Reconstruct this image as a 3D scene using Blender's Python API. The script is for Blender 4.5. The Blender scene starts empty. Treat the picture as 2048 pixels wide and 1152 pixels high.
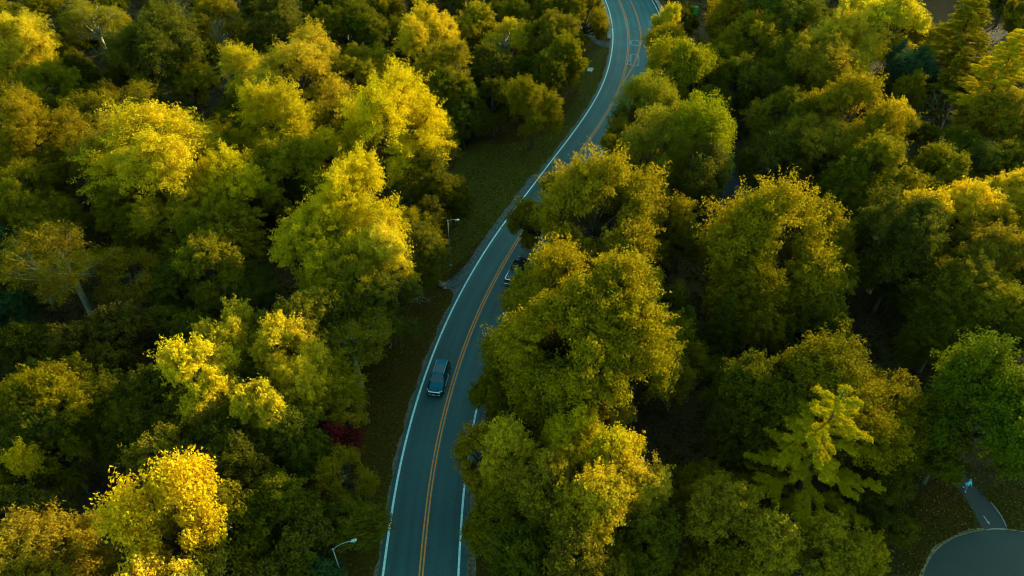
import bpy, math, random
import numpy as np
from mathutils import Vector, Matrix

# ------------------------------------------------------------------ camera, world, sun
S = bpy.context.scene
F = 1400.0; TH = math.radians(41.3); CAMH = 65.0
cam_data = bpy.data.cameras.new('camera')
cam_data.sensor_width = 36.0; cam_data.lens = F/2048*36.0
cam_data.clip_start = 0.5; cam_data.clip_end = 6000
cam = bpy.data.objects.new('camera', cam_data); S.collection.objects.link(cam)
cam.location = (0, 0, CAMH); cam.rotation_euler = (math.radians(90)-TH, 0, 0)
S.camera = cam

SUN_AZ = math.radians(50); SUN_EL = math.radians(10.3)
world = bpy.data.worlds.new('World'); S.world = world; world.use_nodes = True
wn = world.node_tree; wn.nodes.clear()
wo = wn.nodes.new('ShaderNodeOutputWorld'); wb = wn.nodes.new('ShaderNodeBackground')
sky = wn.nodes.new('ShaderNodeTexSky'); sky.sky_type = 'NISHITA'; sky.sun_disc = False
sky.sun_elevation = SUN_EL; sky.sun_rotation = SUN_AZ; sky.air_density = 1.0; sky.dust_density = 1.0; sky.ozone_density = 1.0
wb.inputs['Strength'].default_value = 0.15
tint = wn.nodes.new('ShaderNodeMix'); tint.data_type = 'RGBA'; tint.blend_type = 'MULTIPLY'; tint.inputs[0].default_value = 1.0
tint.inputs[7].default_value = (0.74, 1.06, 0.84, 1)
wn.links.new(sky.outputs[0], tint.inputs[6]); wn.links.new(tint.outputs[2], wb.inputs[0]); wn.links.new(wb.outputs[0], wo.inputs[0])
sd = bpy.data.lights.new('sun', 'SUN'); sd.energy = 4.0; sd.angle = math.radians(0.5); sd.color = (1.0, 0.86, 0.50)
sun = bpy.data.objects.new('sun', sd); S.collection.objects.link(sun)
sdir = Vector((math.sin(SUN_AZ)*math.cos(SUN_EL), math.cos(SUN_AZ)*math.cos(SUN_EL), math.sin(SUN_EL)))
sun.rotation_euler = sdir.to_track_quat('Z', 'Y').to_euler()
S.view_settings.view_transform = 'Standard'; S.view_settings.look = 'None'
S.view_settings.exposure = 1.66; S.view_settings.gamma = 1.0; S.view_settings.use_curve_mapping = False
S.render.engine = 'CYCLES'
S.cycles.max_bounces = 6; S.cycles.diffuse_bounces = 3; S.cycles.transmission_bounces = 4; S.cycles.transparent_max_bounces = 4
S.cycles.use_denoising = True; S.cycles.pixel_filter_type = 'BLACKMAN_HARRIS'; S.cycles.filter_width = 1.1

# ------------------------------------------------------------------ helpers
COL = S.collection
PI = math.pi
def un(px, py, z=0.0):
    v = (px-1024)/F; w = (py-576)/F
    d = np.array([v, math.cos(TH)-w*math.sin(TH), -math.sin(TH)-w*math.cos(TH)])
    return d*((z-CAMH)/d[2]) + np.array([0, 0, CAMH])
def pxm(p):   # pixels per metre at a world point
    return F/(p[1]*math.cos(TH)-(p[2]-CAMH)*math.sin(TH))

def empty(name, loc=(0, 0, 0), rz=0.0):
    o = bpy.data.objects.new(name, None); COL.objects.link(o)
    o.location = loc; o.rotation_euler = (0, 0, rz); o.empty_display_size = 0.5
    return o
def tag(o, label, cat, group=None, kind=None):
    o['label'] = label
    if cat: o['category'] = cat
    if group: o['group'] = group
    if kind: o['kind'] = kind
    return o
def mesh_np(name, verts, faces, mat, smooth=False, attr=None):
    verts = np.asarray(verts, dtype=np.float32); faces = np.asarray(faces, dtype=np.int32)
    me = bpy.data.meshes.new(name); n = len(faces); k = faces.shape[1]
    me.vertices.add(len(verts)); me.vertices.foreach_set('co', verts.ravel())
    me.loops.add(n*k); me.loops.foreach_set('vertex_index', faces.ravel())
    me.polygons.add(n); me.polygons.foreach_set('loop_start', np.arange(0, n*k, k, dtype=np.int32))
    me.polygons.foreach_set('loop_total', np.full(n, k, dtype=np.int32))
    if smooth: me.polygons.foreach_set('use_smooth', np.ones(n, dtype=bool))
    if attr is not None:
        a = me.attributes.new('tint', 'FLOAT', 'POINT'); a.data.foreach_set('value', np.asarray(attr, dtype=np.float32))
    me.update(calc_edges=True); me.materials.append(mat)
    return me
class MB:
    """collects shapes, builds one mesh object"""
    def __init__(s): s.v = []; s.f = []
    def add(s, vs, fs):
        b = len(s.v); s.v += [tuple(v) for v in vs]; s.f += [tuple(b+i for i in f) for f in fs]; return s
    def box(s, x0, x1, y0, y1, z0, z1, M=None):
        vs = [Vector((x, y, z)) for z in (z0, z1) for y in (y0, y1) for x in (x0, x1)]
        if M: vs = [M @ v for v in vs]
        return s.add(vs, [(0, 2, 3, 1), (4, 5, 7, 6), (0, 1, 5, 4), (2, 6, 7, 3), (0, 4, 6, 2), (1, 3, 7, 5)])
    def hexa(s, P):  # 8 points, bottom ring 4 then top ring 4 (ccw)
        return s.add(P, [(3, 2, 1, 0), (4, 5, 6, 7), (0, 1, 5, 4), (1, 2, 6, 5), (2, 3, 7, 6), (3, 0, 4, 7)])
    def tube(s, pts, rads, n=6):
        pts = [Vector(p) for p in pts]; vs = []; fs = []
        for i, p in enumerate(pts):
            t = (pts[min(i+1, len(pts)-1)]-pts[max(i-1, 0)]).normalized()
            a = t.cross(Vector((0, 0, 1)) if abs(t.z) < 0.9 else Vector((1, 0, 0))).normalized(); b = t.cross(a)
            r = rads[i] if hasattr(rads, '__len__') else rads
            for k in range(n):
                q = 2*PI*k/n; vs.append(p+a*(r*math.cos(q))+b*(r*math.sin(q)))
        for i in range(len(pts)-1):
            for k in range(n):
                fs.append((i*n+k, i*n+(k+1) % n, (i+1)*n+(k+1) % n, (i+1)*n+k))
        fs.append(tuple(range(n-1, -1, -1))); fs.append(tuple((len(pts)-1)*n+k for k in range(n)))
        return s.add(vs, fs)
    def cyl(s, c, r, h, axis='z', n=20, r2=None):
        c = Vector(c); d = {'x': Vector((1, 0, 0)), 'y': Vector((0, 1, 0)), 'z': Vector((0, 0, 1))}[axis]
        return s.tube([c-d*h/2, c+d*h/2], [r, r if r2 is None else r2], n)
    def loft(s, rings, caps=True):
        n = len(rings[0]); vs = [p for r in rings for p in r]; fs = []
        for i in range(len(rings)-1):
            for k in range(n):
                fs.append((i*n+k, i*n+(k+1) % n, (i+1)*n+(k+1) % n, (i+1)*n+k))
        if caps: fs.append(tuple(range(n-1, -1, -1))); fs.append(tuple((len(rings)-1)*n+k for k in range(n)))
        return s.add(vs, fs)
    def build(s, name, mat, parent=None, smooth=False, bevel=0.0):
        me = bpy.data.meshes.new(name); me.from_pydata(s.v, [], s.f); me.materials.append(mat)
        if smooth: me.polygons.foreach_set('use_smooth', [True]*len(me.polygons))
        o = bpy.data.objects.new(name, me); COL.objects.link(o)
        if parent: o.parent = parent
        if bevel:
            m = o.modifiers.new('bevel', 'BEVEL'); m.width = bevel; m.segments = 2; m.limit_method = 'ANGLE'; m.angle_limit = 0.6
        return o

# ------------------------------------------------------------------ materials
def mat_new(name):
    m = bpy.data.materials.new(name); m.use_nodes = True
    nt = m.node_tree; b = nt.nodes['Principled BSDF']; return m, nt, b
def simple(name, col, rough=0.6, metal=0.0, noise=0.0, nscale=8.0, spec=0.5, bump=0.0):
    m, nt, b = mat_new(name)
    b.inputs['Base Color'].default_value = (*col, 1); b.inputs['Roughness'].default_value = rough
    b.inputs['Metallic'].default_value = metal; b.inputs['Specular IOR Level'].default_value = spec
    if noise or bump:
        tc = nt.nodes.new('ShaderNodeTexCoord'); nz = nt.nodes.new('ShaderNodeTexNoise')
        nz.inputs['Scale'].default_value = nscale; nz.inputs['Detail'].default_value = 6
        nt.links.new(tc.outputs['Object'], nz.inputs['Vector'])
        if noise:
            mr = nt.nodes.new('ShaderNodeMapRange'); mr.inputs[1].default_value = 0.3; mr.inputs[2].default_value = 0.7
            mr.inputs[3].default_value = 1-noise; mr.inputs[4].default_value = 1+noise
            mx = nt.nodes.new('ShaderNodeVectorMath'); mx.operation = 'SCALE'; mx.inputs[0].default_value = col
            nt.links.new(nz.outputs[0], mr.inputs[0]); nt.links.new(mr.outputs[0], mx.inputs['Scale'])
            nt.links.new(mx.outputs[0], b.inputs['Base Color'])
        if bump:
            bp = nt.nodes.new('ShaderNodeBump'); bp.inputs['Strength'].default_value = bump; bp.inputs['Distance'].default_value = 0.05
            nt.links.new(nz.outputs[0], bp.inputs['Height']); nt.links.new(bp.outputs[0], b.inputs['Normal'])
    return m
def foliage(name, transl=0.36, gloss=0.02):
    m = bpy.data.materials.new(name); m.use_nodes = True; nt = m.node_tree; nt.nodes.clear()
    N = nt.nodes.new; L = nt.links.new
    out = N('ShaderNodeOutputMaterial'); oi = N('ShaderNodeObjectInfo')
    at = N('ShaderNodeAttribute'); at.attribute_name = 'tint'
    cr = N('ShaderNodeValToRGB'); e = cr.color_ramp.elements
    e[0].position = 0.0; e[0].color = (0.50, 0.66, 0.9, 1); e[1].position = 1.0; e[1].color = (1.50, 1.26, 0.9, 1)
    mul = N('ShaderNodeMix'); mul.data_type = 'RGBA'; mul.blend_type = 'MULTIPLY'; mul.inputs[0].default_value = 1.0
    L(at.outputs['Fac'], cr.inputs[0]); L(oi.outputs['Color'], mul.inputs[6]); L(cr.outputs[0], mul.inputs[7])
    d = N('ShaderNodeBsdfDiffuse'); t = N('ShaderNodeBsdfTranslucent'); g = N('ShaderNodeBsdfGlossy')
    g.inputs['Roughness'].default_value = 0.5; g.inputs['Color'].default_value = (1, 1, 0.8, 1)
    tm = N('ShaderNodeMix'); tm.data_type = 'RGBA'; tm.blend_type = 'MULTIPLY'; tm.inputs[0].default_value = 1.0
    tm.inputs[7].default_value = (1.35, 1.25, 0.45, 1)
    L(mul.outputs[2], tm.inputs[6]); L(mul.outputs[2], d.inputs[0]); L(tm.outputs[2], t.inputs[0])
    a = N('ShaderNodeMixShader'); a.inputs[0].default_value = transl
    L(d.outputs[0], a.inputs[1]); L(t.outputs[0], a.inputs[2])
    b = N('ShaderNodeMixShader'); fr = N('ShaderNodeFresnel'); fr.inputs[0].default_value = 1.25
    ms = N('ShaderNodeMath'); ms.operation = 'MULTIPLY'; ms.inputs[1].default_value = gloss
    L(fr.outputs[0], ms.inputs[0]); L(ms.outputs[0], b.inputs[0]); L(a.outputs[0], b.inputs[1]); L(g.outputs[0], b.inputs[2])
    L(b.outputs[0], out.inputs[0]); return m
M_LEAF = foliage('leaf')
M_BARK = simple('bark', (0.055, 0.047, 0.026), 0.9, noise=0.45, nscale=3, bump=0.6)
M_PALE = simple('pale_bark', (0.30, 0.29, 0.16), 0.85, noise=0.35, nscale=3, bump=0.4)
M_DEAD = simple('dead_wood', (0.34, 0.35, 0.27), 0.85, noise=0.3, nscale=3)

def ramp_ground(name, cols, scale, rough=0.95, detail=8, speck=None, bump=0.5, coords='Object'):
    m, nt, b = mat_new(name); N = nt.nodes.new; L = nt.links.new
    tc = N('ShaderNodeTexCoord'); nz = N('ShaderNodeTexNoise'); nz.inputs['Scale'].default_value = scale; nz.inputs['Detail'].default_value = detail
    nz.inputs['Roughness'].default_value = 0.65
    L(tc.outputs[coords], nz.inputs['Vector'])
    cr = N('ShaderNodeValToRGB'); e = cr.color_ramp.elements
    e[0].position = 0.3; e[1].position = 0.7; e[0].color = (*cols[0], 1); e[1].color = (*cols[-1], 1)
    for i, c in enumerate(cols[1:-1]):
        x = e.new(0.3+0.4*(i+1)/(len(cols)-1)); x.color = (*c, 1)
    L(nz.outputs[0], cr.inputs[0]); last = cr.outputs[0]
    n2 = N('ShaderNodeTexNoise'); n2.inputs['Scale'].default_value = 3.2; n2.inputs['Detail'].default_value = 4; L(tc.outputs[coords], n2.inputs['Vector'])
    mr = N('ShaderNodeMapRange'); mr.inputs[1].default_value = .3; mr.inputs[2].default_value = .7; mr.inputs[3].default_value = .6; mr.inputs[4].default_value = 1.4
    sc = N('ShaderNodeVectorMath'); sc.operation = 'SCALE'; L(n2.outputs[0], mr.inputs[0]); L(last, sc.inputs[0]); L(mr.outputs[0], sc.inputs['Scale']); last = sc.outputs[0]
    L(last, b.inputs['Base Color']); b.inputs['Roughness'].default_value = rough; b.inputs['Specular IOR Level'].default_value = 0.2
    bp = N('ShaderNodeBump'); bp.inputs['Strength'].default_value = bump; bp.inputs['Distance'].default_value = 0.15
    L(n2.outputs[0], bp.inputs['Height']); L(bp.outputs[0], b.inputs['Normal'])
    return m
M_SOIL = ramp_ground('forest_floor', [(0.045, 0.036, 0.009), (0.08, 0.052, 0.014), (0.05, 0.052, 0.012)], 0.10)
M_LITTER = ramp_ground('leaf_litter', [(0.10, 0.048, 0.014), (0.15, 0.07, 0.02), (0.08, 0.045, 0.014)], 0.25)
M_GRASS = ramp_ground('verge_grass', [(0.085, 0.045, 0.002), (0.062, 0.045, 0.0015), (0.10, 0.045, 0.003)], 0.08)
M_DIRT = ramp_ground('dirt_edge', [(0.13, 0.085, 0.045), (0.17, 0.15, 0.10), (0.08, 0.055, 0.025)], 0.9)
M_GRAVEL = ramp_ground('gravel', [(0.07, 0.12, 0.115), (0.12, 0.15, 0.14), (0.05, 0.085, 0.085)], 1.1)

def asphalt(name, base, worn, use_uv=True, cracks=True):
    m, nt, b = mat_new(name); N = nt.nodes.new; L = nt.links.new
    tc = N('ShaderNodeTexCoord')
    n1 = N('ShaderNodeTexNoise'); n1.inputs['Scale'].default_value = 0.12; n1.inputs['Detail'].default_value = 5; L(tc.outputs['Object'], n1.inputs['Vector'])
    cr = N('ShaderNodeValToRGB'); e = cr.color_ramp.elements; e[0].position = .35; e[1].position = .68; e[0].color = (*base, 1); e[1].color = (*worn, 1)
    L(n1.outputs[0], cr.inputs[0]); last = cr.outputs[0]
    def scale_by(last, val):
        sc = N('ShaderNodeVectorMath'); sc.operation = 'SCALE'; L(last, sc.inputs[0]); L(val, sc.inputs['Scale']); return sc.outputs[0]
    n2 = N('ShaderNodeTexNoise'); n2.inputs['Scale'].default_value = 9; n2.inputs['Detail'].default_value = 6; L(tc.outputs['Object'], n2.inputs['Vector'])
    mr = N('ShaderNodeMapRange'); mr.inputs[1].default_value = .3; mr.inputs[2].default_value = .7; mr.inputs[3].default_value = .82; mr.inputs[4].default_value = 1.18
    L(n2.outputs[0], mr.inputs[0]); last = scale_by(last, mr.outputs[0])
    if use_uv:   # wheel tracks and streaks run along the road
        uv = N('ShaderNodeUVMap'); mp = N('ShaderNodeMapping'); mp.inputs['Scale'].default_value = (1.3, 0.03, 1); L(uv.outputs[0], mp.inputs[0])
        n3 = N('ShaderNodeTexNoise'); n3.inputs['Scale'].default_value = 1.0; n3.inputs['Detail'].default_value = 4; L(mp.outputs[0], n3.inputs['Vector'])
        m3 = N('ShaderNodeMapRange'); m3.inputs[1].default_value = .3; m3.inputs[2].default_value = .7; m3.inputs[3].default_value = .74; m3.inputs[4].default_value = 1.26
        L(n3.outputs[0], m3.inputs[0]); last = scale_by(last, m3.outputs[0])
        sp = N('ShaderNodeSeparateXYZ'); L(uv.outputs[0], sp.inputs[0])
        haze = N('ShaderNodeMapRange'); haze.inputs[1].default_value = 75; haze.inputs[2].default_value = 215; haze.inputs[3].default_value = .92; haze.inputs[4].default_value = 1.6   # haze and grazing sheen painted in: colour lightens with distance
        L(sp.outputs[1], haze.inputs[0]); last = scale_by(last, haze.outputs[0])
        k = N('ShaderNodeMath'); k.operation = 'MULTIPLY'; k.inputs[1].default_value = 2*PI/1.8; L(sp.outputs[0], k.inputs[0])
        c = N('ShaderNodeMath'); c.operation = 'COSINE'; L(k.outputs[0], c.inputs[0])
        m4 = N('ShaderNodeMapRange'); m4.inputs[1].default_value = -1; m4.inputs[2].default_value = 1; m4.inputs[3].default_value = .94; m4.inputs[4].default_value = 1.06
        L(c.outputs[0], m4.inputs[0]); last = scale_by(last, m4.outputs[0])
    if cracks:
        vo = N('ShaderNodeTexVoronoi'); vo.feature = 'DISTANCE_TO_EDGE'; vo.inputs['Scale'].default_value = 0.16
        nw = N('ShaderNodeTexNoise'); nw.inputs['Scale'].default_value = .5; nw.inputs['Detail'].default_value = 6; L(tc.outputs['Object'], nw.inputs['Vector'])
        ad = N('ShaderNodeVectorMath'); ad.operation = 'MULTIPLY_ADD'; ad.inputs[1].default_value = (7, 7, 7); L(nw.outputs[1], ad.inputs[0]); L(tc.outputs['Object'], ad.inputs[2])
        L(ad.outputs[0], vo.inputs['Vector'])
        m5 = N('ShaderNodeMapRange'); m5.inputs[1].default_value = 0.0; m5.inputs[2].default_value = 0.010; m5.inputs[3].default_value = .62; m5.inputs[4].default_value = 1
        L(vo.outputs[0], m5.inputs[0]); last = scale_by(last, m5.outputs[0])
    L(last, b.inputs['Base Color']); b.inputs['Roughness'].default_value = 0.62; b.inputs['Specular IOR Level'].default_value = 0.5
    bp = N('ShaderNodeBump'); bp.inputs['Strength'].default_value = .15; bp.inputs['Distance'].default_value = .02; L(n2.outputs[0], bp.inputs['Height']); L(bp.outputs[0], b.inputs['Normal'])
    return m
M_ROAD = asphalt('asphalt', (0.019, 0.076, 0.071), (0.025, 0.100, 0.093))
M_PATH = asphalt('path_asphalt', (0.012, 0.026, 0.025), (0.018, 0.034, 0.033), use_uv=False, cracks=False)
M_LOT = asphalt('lot_asphalt', (0.003, 0.028, 0.025), (0.006, 0.042, 0.038), use_uv=False)
M_WHITE = simple('white_road_paint', (0.60, 0.90, 0.84), 0.6, noise=0.22, nscale=2.5)
M_YELLOW = simple('yellow_road_paint', (0.78, 0.26, 0.025), 0.6, noise=0.22, nscale=2.5)
M_FADED = simple('faded_road_paint', (0.40, 0.48, 0.42), 0.7, noise=0.45, nscale=2.5)
M_CONC = simple('concrete', (0.30, 0.31, 0.24), 0.85, noise=0.3, nscale=1.2, bump=0.2)
M_CONC_PALE = simple('pale_concrete', (0.42, 0.50, 0.44), 0.8, noise=0.2, nscale=2)
M_TAR = simple('tar_sealant', (0.015, 0.035, 0.045), 0.5)

# ------------------------------------------------------------------ road geometry
Lp = [(767,1152),(775,1078),(783,1009),(794,946),(804,901),(818,846),(835,787),(850,752),(858,722),(879,672),(905,616),(929,574),(959,519),(988,474),(1023,425),(1047,396),(1085,347),(1130.5,292),(1169,236),(1193,194),(1210,160),(1221,121.5),(1226,83),(1225,52),(1219,21),(1210,0)]
Cp = [(840.6,1152),(849,1064.5),(861.5,960),(877,873.5),(894,804),(910,752),(922,710),(943,651),(964,602),(992,547),(1016,505),(1044,467),(1141,326),(1162,299),(1186,267),(1207,236),(1228,205),(1245,160),(1254,125),(1258.6,83),(1256,55.5),(1249,28),(1239,0)]
def smooth_poly(P, step=1.0, sig=5.0):
    P = np.asarray(P, float); d = np.r_[0, np.cumsum(np.hypot(*np.diff(P, axis=0).T))]
    s = np.arange(0, d[-1], step); Q = np.c_[np.interp(s, d, P[:, 0]), np.interp(s, d, P[:, 1])]
    if sig > 0:
        r = int(3*sig/step); k = np.exp(-.5*(np.arange(-r, r+1)*step/sig)**2); k /= k.sum()
        pad = np.vstack([2*Q[0]-Q[r:0:-1], Q, 2*Q[-1]-Q[-2:-r-2:-1]])
        Q = np.c_[np.convolve(pad[:, 0], k, 'valid'), np.convolve(pad[:, 1], k, 'valid')]
    return Q
def normals(Q):   # unit normals pointing right of travel
    t = np.gradient(Q, axis=0); t /= np.hypot(t[:, 0], t[:, 1])[:, None]; return np.c_[t[:, 1], -t[:, 0]]
head = [(-7.6, -40), (-8.2, 0), (-8.6, 20)]; tail = [(27.6, 200), (24.5, 215), (17, 236), (3, 262), (-18, 285), (-45, 305)]
Cw = np.array([un(*p)[:2] for p in Cp])
C0 = smooth_poly(np.vstack([head, Cw, tail]), 1.0, 5.0); N0 = normals(C0)
extra = []
for p in Lp:   # the left edge line votes for the centreline too
    q = un(*p)[:2]; i = np.argmin(np.hypot(*(C0-q).T)); extra.append(q+N0[i]*3.65)
allp = np.vstack([Cw, np.array(extra)]); allp = allp[np.argsort(allp[:, 1])]
bins = []
for y in np.arange(32, 190, 6.0):
    m = np.abs(allp[:, 1]-y-3) <= 4.5
    if m.any(): bins.append(allp[m].mean(0))
CL = smooth_poly(np.vstack([head, bins, tail]), 1.0, 4.0); NL = normals(CL)
SL = np.r_[0, np.cumsum(np.hypot(*np.diff(CL, axis=0).T))]
def iy(y): return int(np.argmin(np.abs(CL[:, 1]-y)+(SL > 300)*1e3))
# extra width to the right where the median opens
def medw(y):
    return float(np.interp(y, [136, 141, 150, 160, 168, 178, 190], [0, .5, 1.8, 2.75, 3.05, 3.0, 2.9]))
MW = np.array([medw(y) if i < iy(189) else 2.9 for i, y in enumerate(CL[:, 1])])
def road_off(o_left, i): return CL[i]+NL[i]*o_left
def strip(name, i0, i1, a, b, z, mat, thick=0.0, uv=False, parent=None, kind='structure', dash=None):
    vs = []; fs = []; us = []
    ids = range(i0, i1)
    for j, i in enumerate(ids):
        A = a(i) if callable(a) else a; B = b(i) if callable(b) else b
        p = road_off(A, i); q = road_off(B, i)
        if thick: vs += [(p[0], p[1], z-thick), (p[0], p[1], z), (q[0], q[1], z), (q[0], q[1], z-thick)]
        else: vs += [(p[0], p[1], z), (q[0], q[1], z)]
        us += [(A, SL[i]), (B, SL[i])]
        if j:
            if thick:
                o = 4*(j-1); fs += [(o+1, o+2, o+6, o+5), (o, o+1, o+5, o+4), (o+2, o+3, o+7, o+6)]
            else:
                o = 2*(j-1); fs.append((o, o+1, o+3, o+2))
    me = bpy.data.meshes.new(name); me.from_pydata(vs, [], fs); me.materials.append(mat)
    if uv:
        ul = me.uv_layers.new(name='UVMap')
        for l in me.loops: ul.data[l.index].uv = us[l.vertex_index]
    o = bpy.data.objects.new(name, me); COL.objects.link(o)
    if parent: o.parent = parent
    elif kind: o['kind'] = kind
    return o
def poly_sheet(name, pts, z, mat, parent=None, kind='structure', thick=0.0, n=0):
    """flat polygon from world points"""
    import bmesh
    bm = bmesh.new(); vs = [bm.verts.new((p[0], p[1], z)) for p in pts]; f = bm.faces.new(vs)
    if f.normal.z < 0: f.normal_flip()
    bmesh.ops.recalc_face_normals(bm, faces=[f])
    if f.normal.z < 0: f.normal_flip()
    if thick:
        r = bmesh.ops.extrude_face_region(bm, geom=[f])
        for v in r['geom']:
            if isinstance(v, bmesh.types.BMVert): v.co.z += 0
        for v in vs: v.co.z -= thick
    bmesh.ops.triangulate(bm, faces=[q for q in bm.faces if len(q.verts) > 4])
    me = bpy.data.meshes.new(name); bm.to_mesh(me); bm.free(); me.materials.append(mat)
    o = bpy.data.objects.new(name, me); COL.objects.link(o)
    if parent: o.parent = parent
    elif kind: o['kind'] = kind
    return o
def wob(pts, sig=1.2, amp=0.25, seed=1, closed=True):
    """densify a polygon given in pixels or metres, round it and roughen it"""
    r = np.random.RandomState(seed); P = np.asarray(pts, float)
    if closed: P = np.vstack([P, P[:1]])
    Q = smooth_poly(P, 0.5, 0)
    k = np.exp(-.5*(np.arange(-6, 7)*.5/sig)**2); k /= k.sum()
    Q = np.c_[np.convolve(np.r_[Q[-6:, 0], Q[:, 0], Q[:6, 0]], k, 'valid'), np.convolve(np.r_[Q[-6:, 1], Q[:, 1], Q[:6, 1]], k, 'valid')] if closed else Q
    e = np.convolve(r.normal(0, 1, len(Q)+4), np.ones(5)/5, 'valid')*amp; e2 = np.convolve(r.normal(0, 1, len(Q)+4), np.ones(5)/5, 'valid')*amp
    Q = Q+np.c_[e, e2]; return Q
W = lambda L: [un(*p)[:2] for p in L]

# ground sheet, big enough for any horizon
gx = np.concatenate([[-3000, -800, -300], np.linspace(-200, 200, 161), [300, 800, 3000]])
gy = np.concatenate([[-3000, -600, -100], np.linspace(-40, 320, 145), [450, 900, 3000]])
GX, GY = np.meshgrid(gx, gy)
def road_dist(x, y): return np.min(np.hypot(CL[:, 0][:, None]-np.ravel(x)[None], CL[:, 1][:, None]-np.ravel(y)[None]), axis=0)
RD = road_dist(GX, GY).reshape(GX.shape)
GZ = (np.sin(GX*.11+1.3)*np.cos(GY*.093)+.5*np.sin(GX*.31+GY*.27))*0.22*np.clip((RD-16)/20, 0, 1)-0.02
gm = ((GX > 34) & (GX < 75) & (GY > 15) & (GY < 70)) | ((GX > 55) & (GY > 90)) | (np.abs(GX-40) < 16) & (GY > 75) & (GY < 130)
GZ = np.where(gm, -0.02, GZ)
V = np.c_[GX.ravel(), GY.ravel(), GZ.ravel()]; ny, nx = GX.shape
idx = np.arange(nx*ny).reshape(ny, nx)
Fq = np.stack([idx[:-1, :-1], idx[:-1, 1:], idx[1:, 1:], idx[1:, :-1]], -1).reshape(-1, 4)
g = bpy.data.objects.new('ground', mesh_np('ground', V, Fq, M_SOIL, True)); COL.objects.link(g); g['kind'] = 'structure'

n_all = len(CL)
# grass verges on both sides
strip('grass_verge', 5, n_all-5, lambda i: -14.5-1.0*math.sin(i*.21)-.7*math.sin(i*.67), lambda i: -3.9, 0.002, M_GRASS)
strip('grass_verge', 5, n_all-5, lambda i: 3.9+MW[i], lambda i: 9.5+MW[i]+.8*math.sin(i*.3), 0.003, M_GRASS)
clear = W([(905, 430), (900, 350), (935, 285), (1010, 290), (1110, 265), (1160, 180), (1170, 110), (1215, 90), (1190, 190), (1120, 290), (1040, 390), (960, 480), (885, 560)])
poly_sheet('grass_clearing', wob(clear, 2, .3, 3), 0.006, ramp_ground('clearing_grass', [(0.085, 0.072, 0.003), (0.080, 0.085, 0.003), (0.095, 0.075, 0.003)], 0.12))
# dirt edge, road
strip('dirt_edge', 5, n_all-5, lambda i: -4.42-.12*math.sin(i*.9)-.12*math.sin(i*2.1), -3.8, 0.010, M_DIRT)
strip('dirt_edge', 5, n_all-5, lambda i: 4.2+MW[i]+(.9 if MW[i] > 1 else 0), lambda i: 5.1+MW[i]+(.9 if MW[i] > 1 else 0)+.2*math.sin(i*.8), 0.011, M_DIRT)
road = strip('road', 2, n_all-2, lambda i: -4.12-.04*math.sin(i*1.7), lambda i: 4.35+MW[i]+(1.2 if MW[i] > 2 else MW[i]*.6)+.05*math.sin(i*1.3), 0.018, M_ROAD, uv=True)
# gravel apron and wide shoulder on the left
ap = W([(905, 612), (909, 592), (904, 579), (884, 574), (890, 563), (912, 551), (938, 521), (960, 487), (985, 452), (1010, 420), (1035, 385), (1060, 352), (1078, 345), (1050, 383), (1015, 430), (960, 508), (930, 560)])
poly_sheet('gravel_apron', wob(ap, .5, .12, 4), 0.014, M_GRAVEL)
# painted lines are parts of the road
def rl(name, i0, i1, a, b, mat, z=0.024): return strip(name, i0, i1, a, b, z, mat, parent=road)
o = rl('edge_line', 2, n_all-2, -3.76, -3.53, M_WHITE); o['label'] = 'solid white edge line, left side'
rw = lambda i: 3.60+MW[i]+(2.2*min(1, MW[i]/2.9))
o = rl('edge_line', 2, n_all-2, lambda i: rw(i)-.11, lambda i: rw(i)+.10, M_WHITE); o['label'] = 'solid white edge line, right side'
o = rl('centre_line', 2, n_all-2, -0.24, -0.09, M_YELLOW); rl('centre_line', 2, n_all-2, 0.09, 0.24, M_YELLOW)
im = iy(137)
rl('centre_line', im, n_all-2, lambda i: MW[i]-.18, lambda i: MW[i]-.05, M_YELLOW, 0.028)
rl('centre_line', im, n_all-2, lambda i: MW[i]+.06, lambda i: MW[i]+.19, M_YELLOW, 0.028)
# worn loops in the painted median
def ring(name, c, rx, ry, w, mat, z, rot=0, n=40, sq=1.0):
    vs = []; fs = []
    for k in range(n):
        q = 2*PI*k/n; cx_ = math.copysign(abs(math.cos(q))**sq, math.cos(q)); sy_ = math.copysign(abs(math.sin(q))**sq, math.sin(q))
        for d in (0, w):
            x = (rx-d)*cx_; y = (ry-d)*sy_
            vs.append((c[0]+x*math.cos(rot)-y*math.sin(rot), c[1]+x*math.sin(rot)+y*math.cos(rot), z))
    for k in range(n): a = 2*k; b2 = (2*k+2) % (2*n); fs.append((a, b2, b2+1, a+1))
    me = bpy.data.meshes.new(name); me.from_pydata(vs, [], fs); me.materials.append(mat)
    o = bpy.data.objects.new(name, me); COL.objects.link(o); o.parent = road; return o
c = un(1271, 86); ring('painted_ring', c, 1.25, 1.75, .13, M_FADED, 0.026)['label'] = 'thin pale painted ring in the median'
ring('painted_ring', c, 1.0, 1.5, .06, M_FADED, 0.026)
c = un(1269, 120); ring('painted_loop', c, 1.05, 3.3, .13, M_FADED, 0.026, rot=-.13, sq=.45)
ring('painted_loop', c, .78, 2.95, .06, M_FADED, 0.026, rot=-.13, sq=.45)
c = un(1271, 58); ring('tar_loop', c, .38, 1.1, .16, M_TAR, 0.026, sq=.4)['label'] = 'dark tar loop sealed in the asphalt'
bx = MB(); bx.box(c[0]-.38, c[0]+.38, c[1]-.12, c[1]+.12, 0.0245, 0.0262).build('tar_bar', M_TAR, road)
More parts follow.
